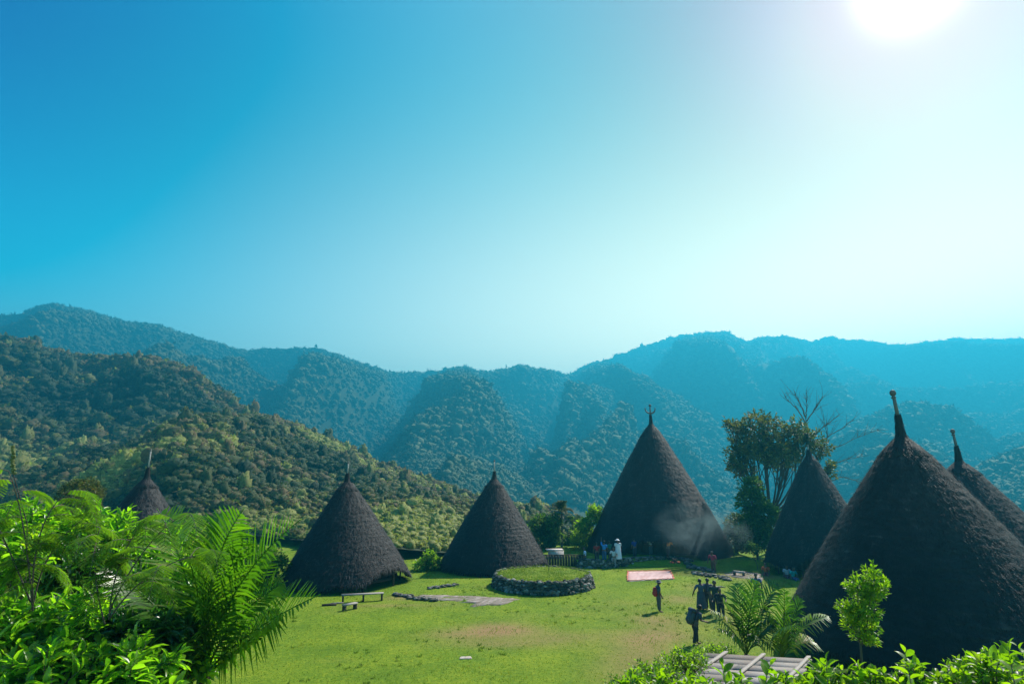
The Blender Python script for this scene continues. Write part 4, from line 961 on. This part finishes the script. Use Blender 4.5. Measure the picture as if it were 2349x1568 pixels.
def frond(m, a, b, c, n, ll, lw, hang=.5, rr=.012, tint=None, sides=(-1, 1), upv=(0, 0, 1), fwd=.75):
    q = bez(a, b, c, 16); tube(m, q, np.linspace(rr, rr * .3, 16), 5, .55, False)
    t = np.linspace(.14, .99, n); S = np.linspace(0, 1, 16)
    pos = np.stack([np.interp(t, S, q[:, k]) for k in range(3)], 1); d = norm(np.gradient(pos, axis=0))
    s0 = norm(np.cross(d, np.array(upv, float))); hh = np.cross(s0, d)
    L_ = ll * np.sin(np.clip(t * .86 + .18, 0, 1) * math.pi) ** .55
    for s in sides:
        dd = norm(s0 * s + d * fwd + hh * .35 + rng.normal(0, .07, (n, 3)))
        e1 = pos + dd * L_[:, None] * .5
        dd2 = norm(dd + np.array([0, 0, -hang]) * rng.uniform(.5, 1.4, (n, 1)))
        e2 = e1 + dd2 * L_[:, None] * .5
        w_ = norm(np.cross(dd, hh + 1e-3)) * lw / 2
        w2 = norm(np.cross(dd2, hh + 1e-3)) * lw / 2
        V = np.stack([pos - w_ * .5, pos + w_ * .5, e1 - w_, e1 + w_, e2 - w2 * .12, e2 + w2 * .12], 1)
        k = np.arange(n)[:, None] * 6
        Q_ = np.concatenate([k + [0, 1, 3, 2], k + [2, 3, 5, 4]])
        tt = rng.random(n) * .75 if tint is None else np.clip(tint + rng.normal(0, .12, n), 0, 1)
        m.add(V.reshape(-1, 3), Q=Q_, tint=np.repeat(tt, 6))
palm_tree('areca_palm', 'slim tall palm with a short upright crown behind the grass platform', 1288, 1262, 1172, 63, .13, 16, 1.5, 'leaf_tree', .5, .12)
palm_tree('areca_palm', 'small thin palm right of the tall slim palm', 1312, 1262, 1195, 64, .08, 12, 1.1, 'leaf_mid', .9, .1)
palm_tree('areca_palm', 'thinnest palm closest to the tallest house', 1326, 1262, 1192, 65, .08, 12, 1.1, 'leaf_mid', .9, .1)
plant('round_bush', 'leafy bush at the foot of the slim tall palm', 'bush', gbase(1250, 1262, 62), [PB(1238, 1205, 62, 24, 22), PB(1262, 1220, 62, 24, 26), PB(1245, 1240, 62, 28, 20), PB(1272, 1195, 63, 14, 14)], 1100, 6, .32, .16, 'leaf_mid', .1, foliage='crown', stem='trunk')
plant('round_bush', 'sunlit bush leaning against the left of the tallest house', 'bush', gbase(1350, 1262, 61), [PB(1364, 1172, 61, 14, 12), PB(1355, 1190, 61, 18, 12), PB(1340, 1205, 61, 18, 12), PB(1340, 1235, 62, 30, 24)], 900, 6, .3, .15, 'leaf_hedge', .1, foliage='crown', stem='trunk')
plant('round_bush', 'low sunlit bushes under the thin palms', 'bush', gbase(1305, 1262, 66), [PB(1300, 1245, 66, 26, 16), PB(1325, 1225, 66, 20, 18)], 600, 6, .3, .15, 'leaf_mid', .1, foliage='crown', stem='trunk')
plant('round_bush', 'bright leafy bush between the second and third houses', 'bush', gbase(980, 1325, 50), [PB(985, 1275, 50, 14, 12), PB(995, 1292, 50, 18, 14), PB(970, 1300, 50, 20, 16), PB(988, 1315, 50, 26, 12), PB(955, 1318, 50, 14, 10)], 600, 6, .24, .13, 'leaf_hedge', .08, foliage='crown', stem='trunk')
plant('round_bush', 'round dark bush beyond the ferns at the far left', 'bush', gbase(180, 1200, 40), [PB(182, 1145, 40, 42, 44)], 900, 6, .22, .1, 'leaf_tree', .1, shell=.3, foliage='crown', stem='trunk')
for i, (x, y, t, r, lab) in enumerate([(60, 1200, 36, 60, 'leafy bush on the lawn edge behind the ferns, leftmost'), (250, 1225, 37, 60, 'leafy bush in front of the leftmost house'), (470, 1230, 40, 70, 'bush behind the big palm fronds'), (600, 1290, 42, 50, 'bush left of the bench side house'), (420, 1300, 30, 80, 'bush between the palm and the leftmost house')]):
    plant('round_bush', lab, 'bush', gbase(x, 1400, t), [PB(x, y, t, r, r * .6), PB(x + r * .6, y + r * .5, t, r * .8), PB(x - r * .6, y + r * .5, t, r * .8)], 900, 6, .26, .13, 'leaf_mid', .1, foliage='crown', stem='trunk')

# ------------------------------------------------------------------ foreground left
SH = 'broad leaved shrubs in the left foreground'
def shoots(m, ms, starts, ends, nl, L_, W_, tmpl, tint0=None, r=.008, spread=.9):
    for a, b in zip(starts, ends):
        a = np.array(a); b = np.array(b); mid = (a + b) / 2 + np.array([0, 0, .12 * np.linalg.norm(b - a)]) + rng.normal(0, .03, 3)
        q = bez(a, mid, b, 9); tube(ms, q, np.linspace(r, r * .35, 9), 5, .5, False)
        t = np.linspace(.3, 1, nl); S = np.linspace(0, 1, 9); pos = np.stack([np.interp(t, S, q[:, k]) for k in range(3)], 1); d = norm(np.gradient(pos, axis=0))
        ang = np.arange(nl) * 2.4 + rng.random() * 6; u = norm(np.cross(d, [0, .3, 1.0])); v = np.cross(u, d)
        sd = np.cos(ang)[:, None] * u + np.sin(ang)[:, None] * v
        dd = norm(sd * (1.1 - .7 * (t > .9)[:, None]) + d * .6 + rng.normal(0, .2, (nl, 3)) + [0, 0, .1])
        s_ = np.interp(t, [.3, .8, 1], [.8, 1.1, .6])
        ti = rng.random() * .5 + rng.random(nl) * .4 if tint0 is None else np.clip(tint0 + rng.normal(0, .15, nl), 0, 1)
        leaves(m, pos, dd, norm(rng.normal(0, .35, (nl, 3)) + [0, 0, 1]), L_ * s_ * rng.uniform(.8, 1.2, nl), W_ * s_, tmpl, ti)
def shrub(label, base, c, r, ns, nl, L_, W_, leafm, group=None, tmpl=LEAF_B, cat='shrub', name='leafy_shrub', tint0=None, r_=.008):
    base = np.array(base); root = empty(name, base, label, cat, group); m = MB(); ms = MB()
    c = np.array(c) - base; r = np.array(r) * np.ones(3)
    d = rdir(ns); d[:, 2] = np.abs(d[:, 2]) * .9 - .25 * (rng.random(ns) < .5); d = norm(d)
    rad = 1 - .55 * rng.random((ns, 1)) ** 1.3
    ends = c + d * r * rad; starts = c + d * r * rad * .35 - [0, 0, .15]
    shoots(m, ms, starts, ends, nl, L_, W_, tmpl, tint0, r_)
    for k in range(6):
        tube(ms, bez((rng.normal(0, .08), rng.normal(0, .08), -.1), c * .5 + rng.normal(0, .1, 3), c + rng.normal(0, .3, 3) * r), np.linspace(.03, .012, 10), 6, .5)
    m.build('foliage', M[leafm], root); ms.build('stems', M['bark'], root); return root
defs = [(70, 1235, 9.5, 105, 'shrub behind the feathery branches at the far left'), (240, 1245, 9.6, 105, 'shrub rising in front of the leftmost house'), (390, 1275, 9.4, 85, 'shrub behind the upper fronds of the big palm'), (40, 1330, 8.5, 130, 'shrub at the left edge below the feathery fern branches'), (190, 1330, 8.8, 120, 'shrub behind the front row, below the curled frond'),
        (330, 1330, 8.6, 110, 'shrub below the drooping feathery branch'), (20, 1480, 6.6, 150, 'shrub in the bottom left corner of the picture'), (190, 1470, 6.8, 130, 'shrub in the front row, second from the left corner'),
        (340, 1480, 6.9, 120, 'shrub in the front row beside the palm base'), (100, 1570, 5.6, 130, 'lowest shrub at the bottom edge near the left corner'), (290, 1570, 5.8, 130, 'lowest shrub at the bottom edge left of the palm base'), (420, 1530, 7.2, 80, 'small narrow leaved shrub at the foot of the big palm')]
for i, (x, y, t, r, lab) in enumerate(defs):
    k = t / FPX; c = P(x, y, t)
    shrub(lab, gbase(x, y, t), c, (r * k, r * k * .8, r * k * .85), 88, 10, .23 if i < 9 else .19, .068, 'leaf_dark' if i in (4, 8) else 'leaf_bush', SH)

def fern_branch(label, base, paths, t, nf, fl, name='feathery_branch_tree'):
    """thin branches carrying doubly feathered leaves"""
    root = empty(name, base, label, 'tree'); m = MB(); ms = MB(); base = np.array(base)
    for path in paths:
        q3 = np.array([tuple(P(*p)) for p in path]) - base; q = bez(q3[0], q3[1], q3[2], 14); tube(ms, q, np.linspace(.010, .004, 14), 6, .2)
        for k in range(nf):
            tt = .25 + .75 * k / (nf - 1); S = np.linspace(0, 1, 14); p0 = np.array([np.interp(tt, S, q[:, j]) for j in range(3)])
            d = rdir(1)[0]; d[2] = abs(d[2]) * .3; d = norm(d[None])[0]
            p2 = p0 + d * fl * rng.uniform(.7, 1.1) + np.array([0, 0, -.62 * fl]); p1 = p0 + d * fl * .55 + np.array([0, 0, .10])
            r_ = bez(p0, p1, p2, 12); tube(ms, r_, np.linspace(.005, .002, 12), 4, .6, False)
            for u_ in np.linspace(.15, 1, 13):
                c0 = np.array([np.interp(u_, np.linspace(0, 1, 12), r_[:, j]) for j in range(3)]); dr = norm((r_[min(11, int(u_ * 11) + 1) if u_ < .9 else 11] - r_[max(0, int(u_ * 11) - 1)])[None])[0]
                sd = norm(np.cross(dr, [0, 0, 1.0])[None])[0]; pl = fl * .30 * math.sin(min(1, u_ * .8 + .2) * math.pi) ** .5 + .02
                for s in (-1, 1):
                    dp = norm((sd * s + dr * .45 + np.array([0, 0, -.40]))[None])[0]; nn = 12
                    w_ = np.linspace(.08, 1, nn); pp = c0 + dp * pl * w_[:, None]; pn = norm(np.cross(dp, np.array([0, 0, 1.0]) + rng.normal(0, .1, 3))[None])
                    tnt = rng.random() * .9
                    for s2 in (-1, 1): leaves(m, pp, norm(pn * s2 + dp * .45), (0, 0, 1), pl * .2 + .008, .0095, LEAF_S, tnt)
    m.build('foliage', M['leaf_fern'], root); ms.build('branches', M['bark'], root)
fern_branch('feathery leaved young tree arching in from the left edge', gbase(60, 1500, 6.5), [[(75, 1400, 6.5), (60, 1180, 6.5), (20, 1080, 6.4)], [(75, 1380, 6.5), (70, 1200, 6.5), (150, 1130, 6.5)], [(70, 1380, 6.5), (0, 1200, 6.4), (-60, 1110, 6.3)], [(75, 1400, 6.6), (90, 1260, 6.6), (190, 1190, 6.6)]], 6.5, 8, .52)
fern_branch('feathery leaved branch drooping in front of the big palm', gbase(300, 1500, 6.3), [[(250, 1400, 6.3), (330, 1230, 6.3), (420, 1180, 6.3)], [(250, 1420, 6.3), (330, 1290, 6.2), (470, 1270, 6.2)], [(250, 1420, 6.3), (260, 1270, 6.3), (330, 1200, 6.4)], [(240, 1430, 6.3), (200, 1280, 6.3), (230, 1210, 6.4)]], 6.3, 7, .46)

# flower stalk at the left edge
b = np.array(gbase(50, 1500, 7.6)); root = empty('seed_stalk', b, 'tall dark stalk with a bumpy seed head at the left edge', 'plant')
m = MB(); a0 = np.array(P(62, 1300, 7.6)) - b; a1 = np.array(P(62, 1200, 7.6)) - b; a2 = np.array(P(30, 1085, 7.6)) - b; tube(m, [(0, 0, -.1), a0, a1, a2], [.010, .008, .007, .006], 6, .3); m.build('stem', M['bark_dark'], root)
m = MB(); a3 = np.array(P(30, 1022, 7.6)) - b; q = a2 + (a3 - a2) * np.linspace(0, 1, 40)[:, None] + rng.normal(0, .012, (40, 3)) * np.linspace(1, .3, 40)[:, None]; blobs(m, q, np.full(40, .018), 2, .2); m.build('seed_head', flat('seed', (.09, .10, .03)), root)

def palm(label, base, fronds, ll, lw, n=44, leafm='leaf_palm', hangs=.5, rr=.018, name='young_palm', t_face=True, fwd=.75):
    root = empty(name, base, label, 'palm'); base = np.array(base); p0 = np.array(fronds[0][0]); top = np.array(P(*p0)) - base
    m = MB(); tube(m, [(0, 0, -.2), top * .5, top], [.09, .08, .06], 9, .4); m.build('trunk', M['bark'], root)
    for fr in fronds:
        m = MB(); q = [np.array(P(*p)) - base for p in fr[:3]]; ln = np.linalg.norm(q[2] - q[0])
        tn = fr[3] if len(fr) > 3 else None; hg = fr[4] if len(fr) > 4 else hangs
        vw = norm((-(q[1] + base - np.array([0, 0, CAMZ])))[None])[0]
        frond(m, *q, n, ll, lw, hg, rr, tn, fwd=fwd, upv=norm(np.array([[0, 0, 1.0]]) + vw * (rng.uniform(.7, 1.6) if t_face else rng.uniform(.1, .6)))[0])
        m.build('frond', M[leafm], root)
t0 = 7.2
palm('big young palm with long bright fronds over the left edge of the lawn', gbase(470, 1560, t0),
     [[(470, 1545, t0), (510, 1330, t0), (690, 1190, 7.0)], [(472, 1545, t0), (560, 1440, 7.2), (735, 1362, 6.9)], [(470, 1540, t0), (465, 1290, t0), (560, 1165, 7.2)],
      [(468, 1540, t0), (440, 1300, t0), (360, 1165, 7.5), .9], [(472, 1545, t0), (560, 1480, 7.1), (650, 1400, 7.4), .35, 1.6], [(466, 1540, t0), (400, 1400, 6.9), (230, 1290, 6.8)],
      [(470, 1540, t0), (500, 1360, t0), (620, 1250, 7.8), .3], [(470, 1540, t0), (470, 1380, 7.0), (420, 1240, 6.6)], [(472, 1545, t0), (520, 1400, 7.0), (660, 1330, 7.4), .4, .9], [(470, 1545, t0), (500, 1300, 7.4), (500, 1170, 7.8), .3]], .62, .034, 34, hangs=.25, fwd=.95)

# ------------------------------------------------------------------ foreground right
t0 = 13.0
palm('small palm of the clump nearer the hiker, with a yellowed drooping frond', gbase(1712, 1520, t0),
     [[(1712, 1500, t0), (1690, 1420, t0), (1655, 1372, t0)], [(1712, 1500, t0), (1715, 1390, t0), (1738, 1328, t0)], [(1710, 1500, t0), (1690, 1440, t0), (1625, 1400, t0), .97, 1.4], [(1712, 1500, t0), (1735, 1395, t0), (1785, 1335, t0 + .3)],
      [(1710, 1500, t0), (1680, 1450, t0), (1640, 1440, t0 - .3), .8, 1.6], [(1712, 1500, t0), (1700, 1410, t0), (1690, 1332, t0 + .5)], [(1712, 1500, t0), (1740, 1450, t0), (1780, 1420, t0), .4, 1.0]], .54, .046, 20, 'leaf_palm_dark', rr=.016, t_face=False, fwd=1.15)
palm('small palm of the clump against the dark thatch', gbase(1792, 1530, t0),
     [[(1792, 1515, t0), (1800, 1420, t0), (1798, 1345, t0)], [(1792, 1515, t0), (1820, 1420, t0), (1905, 1412, t0), .85, 1.5], [(1792, 1515, t0), (1830, 1450, t0), (1872, 1480, t0), .9, 1.4], [(1792, 1515, t0), (1810, 1430, t0), (1840, 1370, t0)],
      [(1792, 1515, t0), (1770, 1430, t0), (1745, 1380, t0)], [(1792, 1515, t0), (1780, 1450, t0 - .4), (1830, 1430, t0 - .8), .6, 1.3], [(1792, 1515, t0), (1760, 1460, t0), (1710, 1450, t0), .4, 1.0]], .54, .046, 20, 'leaf_palm_dark', rr=.016, t_face=False, fwd=1.15)
t0 = 9.5
plant('sapling', 'bright green young tree standing alone before the dark thatch', 'tree', gbase(1972, 1530, t0),
      [PB(1998, 1318, t0, 14, 20), PB(1965, 1342, t0, 24, 20), PB(2010, 1352, t0, 26, 24), PB(1985, 1365, t0, 24, 18), PB(1955, 1402, t0, 30, 24), PB(1990, 1400, t0, 22, 18), PB(1965, 1430, t0, 30, 18), PB(1998, 1440, t0, 14, 14), PB(1978, 1462, t0, 22, 12), PB(2000, 1470, t0, 14, 9)],
      560, 5, .085, .034, 'leaf_hedge', .022, foliage='crown', stem='trunk', spread=.6, up=1.0, shell=.8, twig=3, forkh=.78)

# plank roof on the slope
zr = 4.4
pA, pB, pC = G(1623, 1496, zr), G(1866, 1510, zr), G(1566, 1532, zr)
root = empty('plank_roof', pA, 'weathered grey plank roof with three battens on the slope', 'roof')
ux = (pB - pA); UL = ux.length; ux.normalize(); vx_ = (pC - pA) * 1.0; VL = vx_.length; vx_.normalize()
m = MB(); npl = 12; dep = VL * 3.6 / npl
for k in range(npl):
    o0 = vx_ * dep * k; g_ = rng.uniform(.002, .010); zt_ = rng.uniform(-.006, .006)
    e0, e1 = rng.uniform(-.06, .05), UL + rng.uniform(-.05, .08)
    for q0, q1 in ((e0, UL * (.5 + .1 * math.sin(k * 2.1)) - .004), (UL * (.5 + .1 * math.sin(k * 2.1)) + .004, e1)):
        a_, b_ = o0 + ux * q0, o0 + ux * q1; c_, d_ = b_ + vx_ * (dep - g_), a_ + vx_ * (dep - g_)
        T_ = [a_, b_, c_, d_]; V = [(p.x, p.y, zt_ + rng.uniform(-.003, .003)) for p in T_] + [(p.x, p.y, zt_ - .03) for p in T_]
        m.add(V, Q=[(3, 2, 1, 0), (4, 5, 6, 7), (0, 1, 5, 4), (1, 2, 6, 5), (2, 3, 7, 6), (3, 0, 4, 7)], tint=rng.random())
m.build('planks', M['plank'], root)
for fx in (.17, .53, .95):
    a_, b_ = ux * UL * fx - vx_ * .06, ux * UL * fx + vx_ * VL * 3.6; m = MB(); 
    w_ = ux * .035; V = [tuple(a_ - w_ + Vector((0, 0, .012))), tuple(a_ + w_ + Vector((0, 0, .012))), tuple(b_ + w_ + Vector((0, 0, .012))), tuple(b_ - w_ + Vector((0, 0, .012)))]
    V += [(p[0], p[1], p[2] + .03) for p in V]
    m.add(V, Q=[(0, 1, 2, 3), (7, 6, 5, 4), (0, 4, 5, 1), (1, 5, 6, 2), (2, 6, 7, 3), (3, 7, 4, 0)], tint=.9); m.build('batten', M['plank'], root)
for fx, fy in ((.08, .1), (.92, .1), (.08, 3.3), (.92, 3.3)):
    p_ = ux * UL * fx + vx_ * VL * fy; z_ = float(ground_z(pA.x + p_.x, pA.y + p_.y)) - zr
    m = MB(); tube(m, [(p_.x, p_.y, z_ - .1), (p_.x, p_.y, -.05)], .05, 7, .3); m.build('post', M['wood_dark'], root)

# hedge in front: large leaved shrubs along the bottom edge
HG = 'bright leaved hedge plants along the bottom edge'
hd = [(1460, 1600, 4.6, 55, 'hedge plant at the left end of the bottom edge row'), (1545, 1595, 4.3, 60, 'hedge plant left of the plank roof'), (1625, 1612, 4.0, 62, 'hedge plant in front of the left batten'), (1720, 1618, 3.9, 62, 'hedge plant in front of the middle of the planks'), (1815, 1605, 3.9, 62, 'hedge plant in front of the right end of the planks'),
      (1910, 1590, 4.0, 65, 'hedge plant right of the planks under the young tree'), (2005, 1590, 3.9, 65, 'hedge plant below and right of the young tree'), (2100, 1590, 3.8, 68, 'hedge plant in the middle of the dark thatch stretch'), (2195, 1590, 3.8, 66, 'hedge plant second from the right corner'), (2290, 1570, 3.7, 75, 'hedge plant filling the bottom right corner'), (2350, 1555, 3.9, 70, 'tallest hedge plant cut by the right edge')]
for i, (x, y, t, r, lab) in enumerate(hd):
    k = t / FPX; c = P(x, y, t); shrub(lab, gbase(x, y, t), c, (r * k * 1.15, r * k * 1.2, r * k), 42, 8, .085, .042, 'leaf_hedge', HG, r_=.005)
# upright sprigs that stand above the hedge
for i, (x, y0_, y1, t, lab) in enumerate([(2075, 1560, 1480, 3.6, 'upright leafy sprig rising above the hedge in front of the thatch'), (2312, 1540, 1468, 3.5, 'tall leafy sprig near the right edge'), (1655, 1568, 1510, 3.7, 'leafy sprig overlapping the left of the planks'), (1770, 1575, 1502, 3.7, 'leafy sprig overlapping the middle of the planks'), (1895, 1560, 1500, 3.7, 'leafy sprig at the right end of the planks')]):
    p0, p1 = P(x + 10, y0_ + 20, t), P(x, y1 + 15, t); b = np.array(p0); root = empty('leafy_sprig', (b[0], b[1], b[2] - .3), lab, 'plant'); o_ = np.array([b[0], b[1], b[2] - .3])
    m = MB(); ms = MB(); shoots(m, ms, [np.array(p0) - o_ - [0, 0, .3]], [np.array(p1) - o_], 13, .10, .052, LEAF_B, .45, .005); m.build('foliage', M['leaf_hedge'], root); ms.build('stem', M['bark'], root)
sm = [(1500, 1548, 8.5, 60, 'small leaved shrub left of the plank roof'), (1570, 1520, 9.5, 60, 'small leaved shrub behind the left corner of the planks'), (1640, 1502, 12, 50, 'low small leaved shrub behind the planks'), (1450, 1580, 6.5, 60, 'low shrub at the lower left of the hedge'), (2240, 1545, 6.5, 60, 'dry small leaved shrub below the thatch at right')]
for i, (x, y, t, r, lab) in enumerate(sm):
    k = t / FPX; c = P(x, y, t); shrub(lab, gbase(x, y, t), c, (r * k * 1.2, r * k, r * k * .6), 90, 10, .07, .035, 'leaf_hedge', 'small leaved shrubs on the slope', LEAF_S, r_=.005)

# ------------------------------------------------------------------ air and smoke
def volume_mat(name, col, dens, aniso, noise=None):
    m = bpy.data.materials.new(name); m.use_nodes = True; t = m.node_tree; t.nodes.clear()
    out = N(t, 'ShaderNodeOutputMaterial'); v = N(t, 'ShaderNodeVolumePrincipled')
    v.inputs['Color'].default_value = (*col, 1); v.inputs['Density'].default_value = dens; v.inputs['Anisotropy'].default_value = aniso
    if noise:
        tc = N(t, 'ShaderNodeTexCoord'); nz = N(t, 'ShaderNodeTexNoise'); nz.inputs['Scale'].default_value = noise; nz.inputs['Detail'].default_value = 4; nz.inputs['Distortion'].default_value = .6
        t.links.new(tc.outputs['Object'], nz.inputs['Vector'])
        ln = N(t, 'ShaderNodeVectorMath', operation='LENGTH'); t.links.new(tc.outputs['Object'], ln.inputs[0])
        f1 = N(t, 'ShaderNodeMapRange'); f1.inputs[1].default_value = 1.0; f1.inputs[2].default_value = .15; t.links.new(ln.outputs['Value'], f1.inputs[0])
        f2 = N(t, 'ShaderNodeMapRange'); f2.inputs[1].default_value = .42; f2.inputs[2].default_value = .68; t.links.new(nz.outputs['Fac'], f2.inputs[0])
        mu = N(t, 'ShaderNodeMath', operation='MULTIPLY'); t.links.new(f1.outputs[0], mu.inputs[0]); t.links.new(f2.outputs[0], mu.inputs[1])
        m2 = N(t, 'ShaderNodeMath', operation='MULTIPLY'); m2.inputs[1].default_value = dens; t.links.new(mu.outputs[0], m2.inputs[0]); t.links.new(m2.outputs[0], v.inputs['Density'])
    t.links.new(v.outputs[0], out.inputs['Volume']); return m
V0, F0 = ICO[3]
m = MB(); m.add(V0, T=F0); o = m.build('smoke', volume_mat('smoke', (.60, .92, 1.0), .62, .6, 2.1)); g = P(1612, 1222, 51.0)
o.location = g; o.scale = (4.8, 1.2, 3.0); o.rotation_euler = (0, .15, 0); tag(o, 'thin pale smoke drifting across the foot of the tallest house', 'smoke', kind='stuff')
m = MB(); box(m, (0, 0, 0), (1, 1, 1)); o = m.build('haze', volume_mat('haze', (.026, .39, .61), .0011, .38))
o.location = (0, 1150, 205); o.scale = (6400, 3200, 490); tag(o, kind='stuff')
tag(o, 'blue haze filling the valley and veiling the mountains', 'haze')
